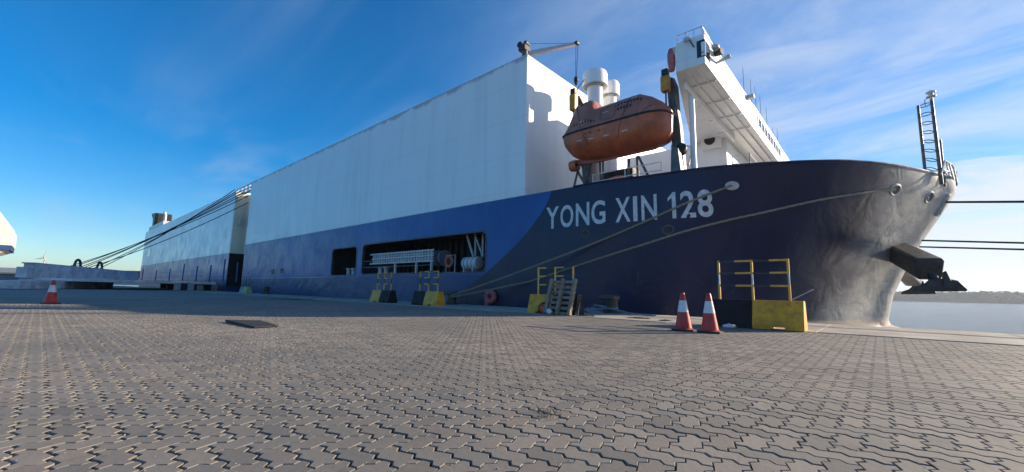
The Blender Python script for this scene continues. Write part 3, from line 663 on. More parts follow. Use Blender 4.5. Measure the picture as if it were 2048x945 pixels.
# house under the bridge
hx = xa-0.35
hs_ = MB().box(-11.0, hx, HY-0.1, 2*YC-HY, 4.16, ZW-0.003).build('deckhouse', 'white_paint', ship, bevel=0.03)
ap = onY(1424, 280, HY-0.45)
ac = MB().box(ap.x-0.55, ap.x+0.42, HY-0.5, HY-0.12, ap.z-0.42, ap.z+0.36).build('air_conditioner', 'white_paint', hs_, bevel=0.03)
MB().lathe([(0.27, 0), (0.27, 0.03), (0.22, 0.035), (0.001, 0.02)], frame_at((ap.x-0.1, HY-0.5, ap.z), (0, -1, 0)), 22, caps=False).build('fan', 'black_trim', ac, True)
MB().box(ap.x-2.2, ap.x-1.5, HY-0.13, HY-0.09, 4.2, 6.2).build('door', 'light_steel', hs_, bevel=0.02)
for k in range(3): MB().tube((ap.x+0.75+0.3*k, HY-0.2, 4.2), (ap.x+0.75+0.3*k, HY-0.2, 6.3+0.9*(k == 1)), 0.05, n=8).build('pipe', 'light_steel', hs_, True)
# girders and stiffeners under the bridge deck
gx = onZ(1383, 178, ZW).x
MB().box(gx-0.05, gx+0.05, 15.6, HY-0.12, ZW-0.32, ZW-0.003).build('deck_girder', 'white_paint', bd, bevel=0.008)
for yy in np.arange(16.2, HY-0.2, 1.9): MB().box(xa-0.28*(yy-15.2)*0.28, xf-0.05, yy-0.02, yy+0.02, ZW-0.07, ZW-0.004).build('deck_beam', 'white_paint', bd)
for xx in (xa+0.35, xf-0.3): MB().box(xx-0.012, xx+0.012, yw+0.2, 2*YC-HY, ZW-0.09, ZW-0.005).build('stiffener', 'white_paint', bd)
pp = onY(1400, 210, 16.2)
MB().tube((gx, 16.3, 4.16), (gx, 16.3, ZW-0.32), 0.11, n=14).build('bridge_pillar', 'white_paint', ship, True)
MB().prism([(gx, 16.35, ZW-0.33), (gx, 15.5, ZW-0.01), (gx, 16.9, ZW-0.33)], (0.03, 0, 0)).build('knee_bracket', 'white_paint', bd)
# bridge fittings: rail, lamps, radar scanner, aerials
rl = MB().path([(xa+0.05, yw+0.4, ztop), (xa+0.05, yw+0.02, ztop+0.30), (xf-0.06, yw+0.02, ztop+0.30), (xf-0.06, yw+0.9, ztop+0.30), (xf-0.06, yw+1.3, ztop)], 0.018, 6).build('wing_rail', 'light_steel', bd)
for xx in np.linspace(xa+0.1, xf-0.06, 4): MB().tube((xx, yw+0.02, ztop-0.02), (xx, yw+0.02, ztop+0.30), 0.014, n=6).build('rail_post', 'light_steel', rl)
q = onY(1376, 82, yw-0.15); lm = MB().box(q.x-0.14, q.x+0.1, yw-0.28, yw-0.1, q.z-0.02, q.z+0.1).build('floodlight', 'light_steel', bd, bevel=0.02)
MB().tube((q.x+0.06, yw-0.18, q.z), (q.x+0.16, yw-0.02, q.z-0.25), 0.025, n=6).build('lamp_arm', 'grey_steel', lm)
q = onY(1341, 118, yw); MB().lathe([(0.10, -0.45), (0.15, -0.1), (0.15, 0.2), (0.1, 0.42)], Matrix.Translation((q.x, yw+0.1, q.z)), 12).build('life_light', 'buoy_pink', bd, True)
q = onY(1347, 100, yw); MB().box(q.x-0.05, xa+0.01, yw+0.02, yw+0.2, q.z-0.18, q.z+0.12).build('lamp_bracket', 'cream_paint', bd, bevel=0.01)
q = onY(1441, 102, 15.9); sl_ = MB().tube((xf, 15.9, ztop-0.2), (xf+0.02, 15.9, q.z+0.1), 0.045, n=8).build('searchlight', 'grey_steel', bd, True)
MB().lathe([(0.14, 0), (0.2, 0.03), (0.2, 0.14), (0.1, 0.2)], Matrix.Translation((xf, 15.9, q.z+0.1)), 16).build('lamp_cover', 'light_steel', sl_, True)
MB().lathe([(0.10, -0.14), (0.13, 0.14)], frame_at((xf+0.16, 15.9, q.z-0.05), (1, -0.3, 0)), 14).build('lamp_head', 'black_trim', sl_, True)
MB().tube((xf, 16.15, ztop-0.5), (xf+0.5, 16.15, ztop-0.38), 0.05, 0.09, n=10).build('loudhailer', 'light_steel', bd, True)
rq = onY(1490, 172, 19.3); rp = MB().tube((xf-0.5, 19.3, ztop-0.1), (xf-0.5, 19.3, rq.z-0.1), 0.1, n=10).build('radar_pedestal', 'white_paint', ship, True)
MB().box(-0.1, 0.1, -0.85, 0.85, -0.07, 0.07, frame_at((xf-0.5, 19.3, rq.z), (0, 0, 1)) @ Matrix.Rotation(R(58), 4, 'Z')).build('radar_scanner', 'grey_steel', rp, bevel=0.02)
for px, pt, pb2 in ((1489, 133, 178), (1504, 158, 198), (1513, 172, 212), (1523, 192, 232), (1535, 214, 252), (1547, 255, 275), (1559, 256, 288), (1429, 83, 104)):
    lo_, hi_ = 14.8, 30.0
    for _ in range(40):
        my = (lo_+hi_)/2; xq, yq, _z = proj((xf-0.12, my, ztop+0.02))
        if xq < px: lo_ = my
        else: hi_ = my
    MB().tube((xf-0.12, my, ztop-0.1), (xf-0.12, my, onY(px, pt, my).z), 0.014, 0.008, n=5).build('whip_aerial', 'grey_steel', ship)
for px, py in ((1533, 228), (1525, 232)):
    q = onY(px, py, 21.3); MB().box(xf+0.002, xf+0.3, 21.1, 21.35, ztop-0.06, ztop+0.12).build('floodlight', 'light_steel', bd, bevel=0.02); break
# port-side rails on the foredeck
def railing(pts, h=1.0, zb_=None, rows=3, step=1.1):
    o = None
    for k in range(rows):
        o_ = MB().path([Vector(p)+Vector((0, 0, h*(k+1)/rows)) for p in pts], 0.02, 6).build('deck_railing' if k == 0 else 'rail', 'white_paint', ship if k == 0 else o)
        o = o or o_
    for a_, c_ in zip(pts[:-1], pts[1:]):
        a_, c_ = Vector(a_), Vector(c_); n_ = max(1, int((c_-a_).length/step))
        for i in range(n_+1): MB().tube(a_.lerp(c_, i/n_), a_.lerp(c_, i/n_)+Vector((0, 0, h)), 0.025, n=6).build('rail_post', 'white_paint', o)
q0, q1, q2 = onY(1465, 330, 19.0), onY(1500, 330, 19.0), onY(1530, 330, 22.5)
railing([(q0.x, 19.0, 5.6), (q1.x, 19.0, 5.6), (q2.x, 22.6, 5.6)], 1.0)
railing([(-9.3, 15.9, 4.95), (-6.2, 15.9, 4.95)], 1.0)
railing([(-9.5, 17.4, 4.9), (-6.2, 17.4, 4.9)], 0.95)
MB().prism([(q0.x-2.6, 17.6, 4.3), (q2.x+0.1, 18.9, 4.3), (q2.x+0.1, 22.7, 4.3), (q0.x-2.6, 22.7, 4.3)], (0, 0, 1.28)).build('deck_platform', 'white_paint', ship, bevel=0.02)
MB().path([onY(1352, 330, 17), onY(1378, 330, 17), onY(1385, 293, 17), onY(1370, 292, 17)], 0.035, 8).build('gooseneck_vent', 'light_steel', ship, True)

# lifeboat davit: two arms with yellow hook blocks, dark posts and struts
xl, xr = onY(1147, 205, 15.7).x, onY(1331, 165, 15.7).x
def davit(x, px, ptop, pbl, lean):
    zt_, zb_ = onY(px, ptop, 15.7).z, onY(px, pbl, 15.7).z
    dv = MB().prism([(x-0.17, 17.3, 4.2), (x-0.17, 17.0, 4.2), (x-0.17, 16.3+lean, zt_-0.3), (x-0.17, 15.9, zt_), (x-0.17, 16.25, zt_+0.1), (x-0.17, 16.7+lean, zt_-0.1)], (0.34, 0, 0)).build('davit_arm', 'grey_steel', ship, bevel=0.02)
    MB().box(x-0.16, x+0.16, 15.55, 15.85, zb_, zt_-0.02).build('hook_block', 'crane_yellow', dv, bevel=0.03)
    MB().box(x-0.13, x+0.13, 15.58, 15.82, zt_, zt_+0.28).build('sheave_housing', 'black_trim', dv, bevel=0.03)
    MB().tube((x, 15.7, zb_), (x, 15.7, zb_-0.95), 0.035, n=6).build('fall_hook', 'black_trim', dv)
    return dv
dl = davit(xl, 1147, 190, 222, 0.0); dr_ = davit(xr, 1331, 153, 184, 0.0)
MB().tube((xl, 15.7, onY(1147, 190, 15.7).z), onY(1169, 160, 16.5), 0.03, n=6).build('link_rod', 'black_trim', dl)
pz = onY(1342, 180, 16.1)
MB().prism([(xr+0.12, 16.0, 5.0), (xr+0.52, 16.0, 5.0), (xr+0.40, 16.0, pz.z-1.6), (xr+0.2, 16.0, pz.z), (xr+0.02, 16.0, pz.z)], (0, 0.35, 0)).build('davit_post', 'grey_steel', ship, bevel=0.02)
MB().prism([(xr+0.18, 15.4, 4.9), (xr+0.62, 15.4, 4.9), (xr+0.5, 15.4, 6.2), (xr+0.25, 15.4, 6.4)], (0, 0.5, 0)).build('davit_foot', 'grey_steel', dr_, bevel=0.02)
q = onY(1362, 300, 15.9); MB().lathe([(0.2, -0.15), (0.24, 0), (0.2, 0.2)], frame_at(q, (0.3, -1, 0.2)), 12).build('davit_winch', 'black_trim', dr_, True)
for a_, c_ in (((1148, 374), (1160, 324)), ((1172, 372), (1152, 338)), ((1160, 325), (1185, 372)), ((1182, 325), (1172, 374)), ((1200, 322), (1202, 372)), ((1206, 322), (1206, 372)), ((1258, 318), (1256, 365)), ((1274, 312), (1276, 362)), ((1276, 312), (1300, 360))):
    MB().sq(onY(*a_, 15.9), onY(*c_, 16.1), 0.09).build('davit_strut', 'grey_steel', dl)
q = onY(1240, 330, 17.2); MB().box(q.x-0.75, q.x+0.7, 17.0, 17.8, 5.9, 6.35).build('locker', 'dark_inside', ship, bevel=0.03); MB().box(q.x-0.6, q.x+0.55, 17.1, 17.7, 4.16, 5.89).build('locker_stand', 'grey_steel', ship)
q = onY(1236, 345, 16.9); MB().lathe([(0.42, -0.3), (0.46, 0), (0.42, 0.3)], frame_at((q.x, 16.9, 5.55), (1, 0, 0)), 18).build('hose_reel', 'buoy_orange', ship, True)
for k in range(2): MB().tube(onY(1340+8*k, 200, 15.9), onY(1352+10*k, 330, 15.6), 0.012, n=5).build('fall_wire', 'black_trim', dr_)

# bow fittings: signal mast with hooped rungs, bow rail
mz = 5.6; my_ = 23.7
ms = [onY(1836, 212, my_), onY(1849.5, 340, my_), onY(1863, 200, my_), onY(1880.5, 346, my_)]
mast = MB().tube((ms[1].x, my_, 5.35), ms[0], 0.055, 0.05, n=10).build('signal_mast', 'grey_steel', ship, True)
MB().tube((ms[3].x, my_, 5.35), ms[2], 0.065, 0.055, n=10).build('mast_pole', 'grey_steel', mast, True)
for k in range(8):
    t0 = 0.02+k*0.135; a_ = ms[0].lerp(ms[1], t0); c_ = ms[2].lerp(ms[3], t0*0.98+0.03)
    for sgn in (1, -1):
        MB().path([a_.lerp(c_, u)+Vector((0, 0.22*sgn*math.sin(PI*u), 0)) for u in np.linspace(0, 1, 9)], 0.018, 6).build('hoop', 'grey_steel', mast)
MB().lathe([(0.05, 0), (0.05, 0.1), (0.15, 0.12), (0.16, 0.16), (0.08, 0.2), (0.08, 0.28), (0.15, 0.3), (0.16, 0.34), (0.05, 0.4)], Matrix.Translation(ms[2]), 14).build('mast_lamp', 'light_steel', mast, True)
MB().path([ms[2]+Vector((0, 0, 0.15)), ms[2]+Vector((-0.2, 0, 0.05)), ms[2]+Vector((-0.2, 0, -0.2))], 0.015, 5).build('lamp_bracket', 'grey_steel', mast)
j0 = onY(1887, 345, my_+0.8); MB().tube((j0.x, my_+0.8, 5.4), onY(1881, 280, my_+0.8), 0.035, n=8).build('jackstaff', 'grey_steel', ship, True)
br = None
for k, (dx, dz_) in enumerate(((0, 0), (0.0, 0.4))):
    o_ = MB().path([onY(1882, 350, YC-3), onY(1890, 322, YC-2.2), onY(1903, 330, YC-1.2), onY(1912, 345, YC-0.5), onY(1914, 372, YC-0.4)] if k == 0 else [onY(1888, 342, YC-2.6), onY(1900, 345, YC-1.4), onY(1912, 358, YC-0.6)], 0.035, 6).build('bow_rail' if k == 0 else 'rail', 'light_steel', ship if k == 0 else br)
    br = br or o_
for a_, c_ in (((1892, 323), (1900, 355)), ((1898, 326), (1908, 360)), ((1908, 338), (1914, 365)), ((1887, 332), (1893, 352))):
    MB().tube(onY(*a_, YC-1.5), onY(*c_, YC-1.5), 0.03, n=6).build('rail_post', 'light_steel', br)
# unseen box added to shade the block front (hidden behind the wing)
MB().box(-7.6, hx-0.3, 24.5, 2*YC-24.5, ZW+0.105, ztop+2.6).build('shade_box', 'white_paint', ship, bevel=0.03)

# ------------------------------------------------------------------ stern quarter ramp lying on the quay
ramp_pts = [Vector((XS0+0.3, QE-0.1, 0)), Vector((-60.5, -0.3, 0)), Vector((-87, 10.2, 0)), Vector((-87, QE-0.1, 0))]
rp_ = MB().prism([p+Vector((0, 0, 0.75)) for p in ramp_pts], (0, 0, 0.28)).build('stern_ramp', 'ramp_grey', ship, bevel=0.03)
g0, g1 = ramp_pts[1], ramp_pts[2]; gd = (g1-g0).normalized(); gn = Vector((gd.y, -gd.x, 0))
if gn.y > 0: gn = -gn
def gbox(name, mat, a0, a1, o0, o1, z0, z1, par):
    P_ = [g0+gd*a0+gn*o0, g0+gd*a1+gn*o0, g0+gd*a1+gn*o1, g0+gd*a0+gn*o1]
    return MB().prism([p+Vector((0, 0, z0)) for p in P_], (0, 0, z1-z0)).build(name, mat, par, bevel=0.03)
gl = (g1-g0).length
gbox('side_girder', 'ramp_grey', 0.0, gl, 0.02, 0.9, 0.9, 2.35, rp_)
gbox('girder_flange', 'ramp_grey', -0.2, gl+0.1, 0.0, 1.0, 2.353, 2.47, rp_)
gbox('girder_flange', 'ramp_grey', -0.2, gl+0.1, 0.0, 1.0, 0.76, 0.897, rp_)
for k in range(9): gbox('girder_stiffener', 'ramp_grey', 1+k*3.1, 1.12+k*3.1, 0.905, 1.02, 0.95, 2.3, rp_)
gbox('girder_panel', 'ramp_grey', -1.2, -0.25, 0.1, 0.85, 1.0, 2.0, rp_)
# end flaps in front of the girder, resting on the paving
e0, e1 = Vector((-55.5, -3.4, 0)), Vector((-71.5, 3.9, 0)); ed = (e1-e0).normalized(); en = Vector((-ed.y, ed.x, 0))
if en.y < 0: en = -en
for k in range(4):
    a_, c_ = e0+ed*(k*4.3), e0+ed*(k*4.3+4.1)
    zt2 = 0.7+0.14*k
    MB().add([a_+Vector((0, 0, 0.02)), c_+Vector((0, 0, 0.02)), c_+en*2.6+Vector((0, 0, 0.02)), a_+en*2.6+Vector((0, 0, 0.02)), a_+en*0.9+Vector((0, 0, zt2)), c_+en*0.9+Vector((0, 0, zt2+0.12)), c_+en*2.6+Vector((0, 0, zt2)), a_+en*2.6+Vector((0, 0, zt2)), a_+Vector((0, 0, 0.25)), c_+Vector((0, 0, 0.25))],
        [(3, 2, 1, 0), (0, 1, 9, 8), (8, 9, 5, 4), (4, 5, 6, 7), (2, 3, 7, 6), (0, 8, 4, 7, 3), (1, 2, 6, 5, 9)]).build('end_flap', 'ramp_grey', rp_, bevel=0.02)
for a0 in (3.5, 9.5):                                # lifting lugs
    c_ = g0+gd*(a0+6)+gn*0.5+Vector((0, 0, 2.45)); MB().torus(0.75, 0.13, frame_at(c_, gn), 14, 8, 1, 1.1, 0, PI).build('lifting_lug', 'ramp_dark', rp_, True)
for k in range(8):                                   # rail along the ramp
    p = onY(283+k*27, 566, QE-0.8); MB().tube((p.x, QE-0.8, 1.03), (p.x, QE-0.8, 3.0+(k % 3 == 0)*0.5), 0.07, n=6).build('rail_post', 'trim_blue', rp_)
for zz in (1.8, 2.5): MB().tube((XS0-3, QE-0.8, zz), (-100, QE-0.8, zz), 0.03, n=5).build('ramp_rail', 'trim_blue', rp_)
for x in (-62, -66, -70, -78, -83): MB().box(x-0.35, x+0.35, 12.4, 13.4, 0.012, 0.748).build('ramp_foot', 'ramp_dark', rp_)
for i, (sy, sz, ex_, a0) in enumerate(((0.3, ZT-0.1, 0, 15.5), (0.35, ZT-0.35, 1, 14.0), (0.4, ZT-0.55, 2, 11.5), (0.5, ZT-0.8, 3, 10.5), (0.6, ZT-1.0, 4.5, 9.0), (0.4, ZT-1.6, 5, 8.0), (0.4, ZT-2.4, 5.4, 12.5))):
    p = Vector((XS0+0.2+ex_, S+sy-0.5, sz)); q = g0+gd*a0+gn*0.5+Vector((0, 0, 2.5))
    MB().path([p.lerp(q, t)-Vector((0, 0, 0.5*4*t*(1-t))) for t in np.linspace(0, 1, 12)], 0.045, 5).build('ramp_cable', 'black_trim', rp_)

# ------------------------------------------------------------------ lifeboat
lb0, lb1 = onY(1126, 268, 15.1).x, onY(1345, 236, 15.75).x; LB = lb1-lb0; lcx, lcy = (lb0+lb1)/2, 15.7
zg = onY(1240, 239, 14.75).z; zk = onY(1240, 303, 15.2).z
boat = thing('lifeboat', (lcx, lcy, zk), 'enclosed orange lifeboat hanging in its davit above the bow', 'lifeboat')
ST = [ # s, half beam, keel rise, gunwale rise, canopy height, canopy width factor
    (0.00, 0.55, 0.80, 0.02, 0.10, 0.8), (0.03, 0.80, 0.50, 0.00, 0.20, 0.86), (0.07, 0.90, 0.28, 0.0, 0.45, 0.80), (0.15, 0.97, 0.12, 0.0, 1.42, 0.62),
    (0.29, 1.0, 0.03, 0.0, 1.50, 0.60), (0.325, 1.0, 0.02, 0.0, 1.42, 0.62), (0.365, 1.0, 0.0, 0.0, 0.98, 0.72), (0.50, 1.0, 0.0, 0.0, 1.0, 0.74), (0.64, 0.99, 0.0, 0.01, 1.02, 0.74),
    (0.78, 0.97, 0.01, 0.02, 1.02, 0.72), (0.88, 0.88, 0.03, 0.04, 0.76, 0.72), (0.95, 0.68, 0.10, 0.06, 0.48, 0.7), (0.985, 0.42, 0.25, 0.08, 0.28, 0.7), (1.0, 0.12, 0.45, 0.10, 0.14, 0.8)]
hg = zg-zk
def lring(s_, hb_, kr, gr, ch_, cw, part):
    x = lb0+s_*LB; z0 = zk+kr*hg*0.95; zz = zg+gr; B = 0.98*hb_
    if part == 0:
        prof = [(0.0, 0.0), (0.30, 0.03), (0.60, 0.12), (0.84, 0.32), (0.95, 0.6), (1.0, 1.0)]
        half = [(B*u, z0+(zz-z0)*v) for u, v in prof]
    else:
        top = ch_*1.02
        prof = [(1.0, 0.0), (0.985, 0.12), (0.62+0.36*cw, 0.55), (0.45+0.45*cw, 0.82), (0.25+0.5*cw, 0.95), (0.4*cw+0.1, 0.99), (0.0, 1.0)]
        half = [(B*u*0.985, zz+top*v) for u, v in prof]
    if part == 0: return [(x, lcy+u, z) for u, z in reversed(half[1:])]+[(x, lcy-u, z) for u, z in half]
    return [(x, lcy-u, z) for u, z in half]+[(x, lcy+u, z) for u, z in reversed(half[:-1])]
def interp_st(n=40):
    ss = np.linspace(0, 1, n); k = np.array(ST); return [(s_,)+tuple(np.interp(s_, k[:, 0], k[:, j]) for j in range(1, 6)) for s_ in ss]
SI = sorted(set(ST+interp_st(30)))
for part, nm, mt in ((0, 'boat_hull', 'boat_low'), (1, 'canopy', 'boat_orange')):
    m = MB(); rows_ = [lring(*q, part) for q in SI]; m.grid(rows_)
    m.add(rows_[0], [tuple(range(len(rows_[0])))]); m.add(rows_[-1], [tuple(reversed(range(len(rows_[-1]))))])
    ob = m.build(nm, mt, boat, True)
    if part == 0: bhull = ob
    else: can = ob
pl = lambda sgn: [(lb0+q[0]*LB, lcy+sgn*0.985*q[1]*1.0, zg+q[3]) for q in SI]
MB().path(pl(-1)+list(reversed(pl(1))), 0.045, 8).build('rubbing_strake', 'black_trim', boat, True)
MB().prism([(lb0+0.35, lcy-0.05, zk-0.02), (lb0+0.2, lcy-0.05, zk+0.22), (lb0+LB*0.9, lcy-0.05, zk+0.12), (lb0+LB*0.86, lcy-0.05, zk-0.06), (lb0+LB*0.3, lcy-0.05, zk-0.1)], (0, 0.1, 0)).build('keel_skeg', 'boat_low', boat, bevel=0.02)
MB().lathe([(0.24, -0.15), (0.27, 0.0), (0.24, 0.2)], frame_at((lb0+0.32, lcy-0.1, zk-0.06), (-1, 0, 0)), 22, caps=False).build('propeller_nozzle', 'boat_low', boat, True)
MB().lathe([(0.10, -0.1), (0.02, 0.15)], frame_at((lb0+0.34, lcy-0.1, zk-0.06), (-1, 0, 0)), 12).build('propeller', 'black_trim', boat, True)
def boat_side(s_, v):
    """point on the port side: v<0 below the strake, v>0 on the canopy (as fraction of height)"""
    k = np.array(ST); hb_, kr, gr, ch_, cw = (np.interp(s_, k[:, 0], k[:, j]) for j in range(1, 6))
    x = lb0+s_*LB
    if v <= 0:
        z0 = zk+kr*hg*0.95; zz = zg+gr; f = 1+v; B = 0.98*hb_*np.interp(f, [0, .03, .12, .32, .6, 1], [0, .30, .60, .84, .95, 1]); return Vector((x, lcy-B-0.008, z0+(zz-z0)*f))
    pv = [0, .12, .55, .82, .95, .99, 1]; pu = [1, .985, .62+.36*cw, .45+.45*cw, .25+.5*cw, .4*cw+.1, 0]
    return Vector((x, lcy-0.98*hb_*0.985*np.interp(v, pv, pu)-0.008, zg+gr+ch_*1.02*v))
for a_, c_ in (((0.16, 0.95), (0.31, -0.62)), ((0.72, 0.95), (0.60, -0.62)), ((0.90, 0.4), (0.78, -0.1))):
    MB().path([boat_side(a_[0]+(c_[0]-a_[0])*t, a_[1]+(c_[1]-a_[1])*t) for t in np.linspace(0, 1, 14)], 0.012, 5).build('strap', 'dark_mark', boat)
hs2 = [(0.44, 0.30), (0.455, 0.18), (0.56, 0.16), (0.58, 0.3), (0.58, 0.66), (0.565, 0.74), (0.46, 0.72), (0.44, 0.62), (0.44, 0.30)]
hp = []
for (a_, v0), (c_, v1) in zip(hs2[:-1], hs2[1:]): hp += [boat_side(a_+(c_-a_)*t, v0+(v1-v0)*t) for t in np.linspace(0, 1, 5)[:-1]]
MB().path(hp+[hp[0]], 0.009, 5).build('hatch_seam', 'dark_mark', can)
def patch(s0, s1, v0, v1, mat_, nm):
    n_ = 4; MB().grid([[boat_side(s0+(s1-s0)*i/n_, v0+(v1-v0)*j/2)+Vector((0, -0.004, 0)) for i in range(n_+1)] for j in range(3)]).build(nm, mat_, boat)
for s_, v_ in ((0.20, -0.42), (0.32, -0.44), (0.47, -0.46), (0.64, -0.46), (0.46, 0.5), (0.62, 0.62), (0.72, 0.78), (0.22, 0.25)): patch(s_, s_+0.055, v_, v_+0.035, 'light_mark', 'reflective_tape')
for s_ in (0.28, 0.33, 0.42): patch(s_, s_+0.025, -0.22, -0.17, 'dark_mark', 'strop_eye')
for k in range(11):                                   # faded stencilled markings, two rows
    patch(0.07+0.030*k+0.004*(k % 3), 0.086+0.030*k, 0.16+0.012*k*0.4, 0.26+0.012*k*0.4, 'dark_mark', 'stencil_mark') if k not in (5,) else None
for r_ in (0, 1):
    for k in range(8 if r_ == 0 else 5): patch(0.60+0.028*k, 0.618+0.028*k, 0.42+0.2*(1-r_), 0.54+0.2*(1-r_), 'dark_mark', 'stencil_mark')
patch(0.20, 0.27, 0.83, 0.92, 'window_glass', 'tower_window')

# ------------------------------------------------------------------ anchors in their bolsters
def anchor(sgn, label):
    Y = lambda y: y if sgn < 0 else 2*YC-y
    p = hull_hit(1800, 505); base = Vector((p.x-0.15, Y(p.y+0.25), 2.72)); out_ = Vector((1.42, Y(21.2), 1.72))
    d_ = (out_-base).normalized(); M = frame_at(base, d_, (0, 0, 1))
    L_ = (out_-base).length
    bo = MB().prism([M @ Vector((-0.34, -0.34, -0.6)), M @ Vector((0.34, -0.34, -0.6)), M @ Vector((0.42, 0.46, -0.6)), M @ Vector((-0.42, 0.46, -0.6))], d_*(L_+0.60)).build('anchor_bolster', 'hull' if sgn > 0 else 'anchor_iron', ship, bevel=0.13, seg=3)
    e = out_+d_*0.1
    an = thing('anchor', (e.x, e.y, e.z-0.7), label, 'anchor', 'bow anchors')
    MB().tube(e-d_*0.3, e+Vector((0.10, 0, -0.42)), 0.13, 0.16, n=10).build('shank', 'anchor_iron', an, True)
    c = e+Vector((0.10, 0, -0.42))
    MB().prism([c+Vector(v)*0.72 for v in ((-0.95, -0.24, -0.42), (0.98, -0.24, -0.36), (1.0, -0.24, -0.26), (0.72, -0.24, 0.14), (0.3, -0.24, 0.26), (-0.25, -0.24, 0.20), (-0.45, -0.24, -0.02), (-0.85, -0.24, -0.20))], (0, 0.35, 0)).build('crown', 'anchor_iron', an, bevel=0.06)
    for sy in (-1, 1):
        MB().prism([c+Vector(v)*0.72 for v in ((0.15, sy*0.24, -0.3), (0.55, sy*0.24, -0.24), (0.50, sy*0.24, 0.05), (0.36, sy*0.24, 0.62), (0.28, sy*0.24, 0.58), (0.18, sy*0.24, 0.0))], (0, sy*0.10, 0)).build('fluke', 'anchor_iron', an, bevel=0.03)
anchor(-1, 'dark iron anchor housed on the near side of the bow')
anchor(1, 'dark iron anchor on the far side of the bow')

# ------------------------------------------------------------------ things on the mooring deck
ga, gb_ = onY(745, 512, S+0.25), onY(866, 500, S+0.25)
gw = thing('gangway', ((ga.x+gb_.x)/2, S+0.5, 1.42), 'white accommodation ladder stowed lengthwise in the long hull opening', 'gangway')
zr = [2.36, 2.68, 3.0]
for i, z_ in enumerate(zr): MB().box(ga.x-0.25*(i != 1), gb_.x+0.1, S+0.22, S+0.28, z_-0.05, z_+0.05).build('side_rail', 'light_mark', gw, bevel=0.008)
for z_ in (2.52, 2.84): MB().box(ga.x, gb_.x, S+0.3, S+0.34, z_-0.05, z_+0.05).build('inner_rail', 'light_mark', gw)
for k in range(24):
    x_ = ga.x+(gb_.x-ga.x)*(k+0.5)/24; MB().box(x_-0.05, x_+0.05, S+0.24, S+0.36, zr[0], zr[2]).build('tread', 'light_mark', gw)
for px in (832, 862, 790): x_ = onY(px, 520, S+0.3).x; MB().box(x_-0.06, x_+0.06, S+0.3, S+0.42, 1.41, 2.4).build('support_leg', 'light_mark', gw)
p = onY(944, 527, S+0.75)
rf = thing('life_raft', (p.x, S+0.75, 1.41), 'white life raft canister lying in a cradle at the forward end of the opening', 'life raft')
Mr = frame_at((p.x, S+0.75, p.z), (1, 0.0, 0))
MB().lathe([(0.05, -0.58), (0.30, -0.56), (0.36, -0.48), (0.36, 0.48), (0.30, 0.56), (0.05, 0.58)], Mr, 24).build('canister', 'raft_white', rf, True)
for dx in (-0.3, 0.0, 0.3): MB().torus(0.365, 0.014, Mr @ Matrix.Translation((0, 0, dx)), 24, 6).build('lashing_band', 'black_trim', rf)
for dx in (-0.35, 0.35): MB().prism([(p.x+dx, S+0.4, 1.41), (p.x+dx, S+1.1, 1.41), (p.x+dx, S+1.05, p.z-0.1), (p.x+dx, S+0.75, p.z-0.37), (p.x+dx, S+0.45, p.z-0.1)], (0.06, 0, 0)).build('cradle', 'light_steel', rf)
p = onY(900, 526, S+0.3)
rk = thing('lifebuoy_rack', (p.x, S+0.3, 1.41), 'white pipe rack with an orange ring beside the life raft', 'rack')
MB().path([(p.x-0.33, S+0.3, 1.42), (p.x-0.33, S+0.3, 2.62), (p.x+0.42, S+0.3, 2.62), (p.x+0.42, S+0.3, 1.42)], 0.03, 6).build('rack_frame', 'light_mark', rk)
MB().tube((p.x-0.33, S+0.3, 1.66), (p.x+0.42, S+0.3, 1.66), 0.025, n=6).build('cross_bar', 'light_mark', rk)
lbz = p.z+0.08; Mb = frame_at((p.x-0.02, S+0.24, lbz), (0, -1, 0))
bu = thing('lifebuoy', (p.x-0.02, S+0.24, lbz-0.36), 'orange lifebuoy ring hanging on the white rack in the opening', 'lifebuoy')
MB().torus(0.26, 0.065, Mb, 28, 10).build('ring', 'buoy_orange', bu, True)
MB().torus(0.33, 0.012, Mb, 28, 5).build('grab_line', 'light_mark', bu)
p = onY(977, 594, S-0.28)
rb = thing('mooring_buoy', (p.x, S-0.28, p.z-0.3), 'faded red round buoy hanging low against the dark hull', 'buoy')
MB().torus(0.22, 0.13, frame_at((p.x, S-0.16, p.z), (0.25, -1, 0.1)), 24, 12).build('ring', 'buoy_pink', rb, True)
MB().lathe([(0.02, -0.42), (0.09, -0.4), (0.12, -0.2), (0.06, 0.0)], Matrix.Translation((p.x-0.12, S-0.28, p.z-0.08)), 12).build('tail', 'buoy_pink', rb, True)

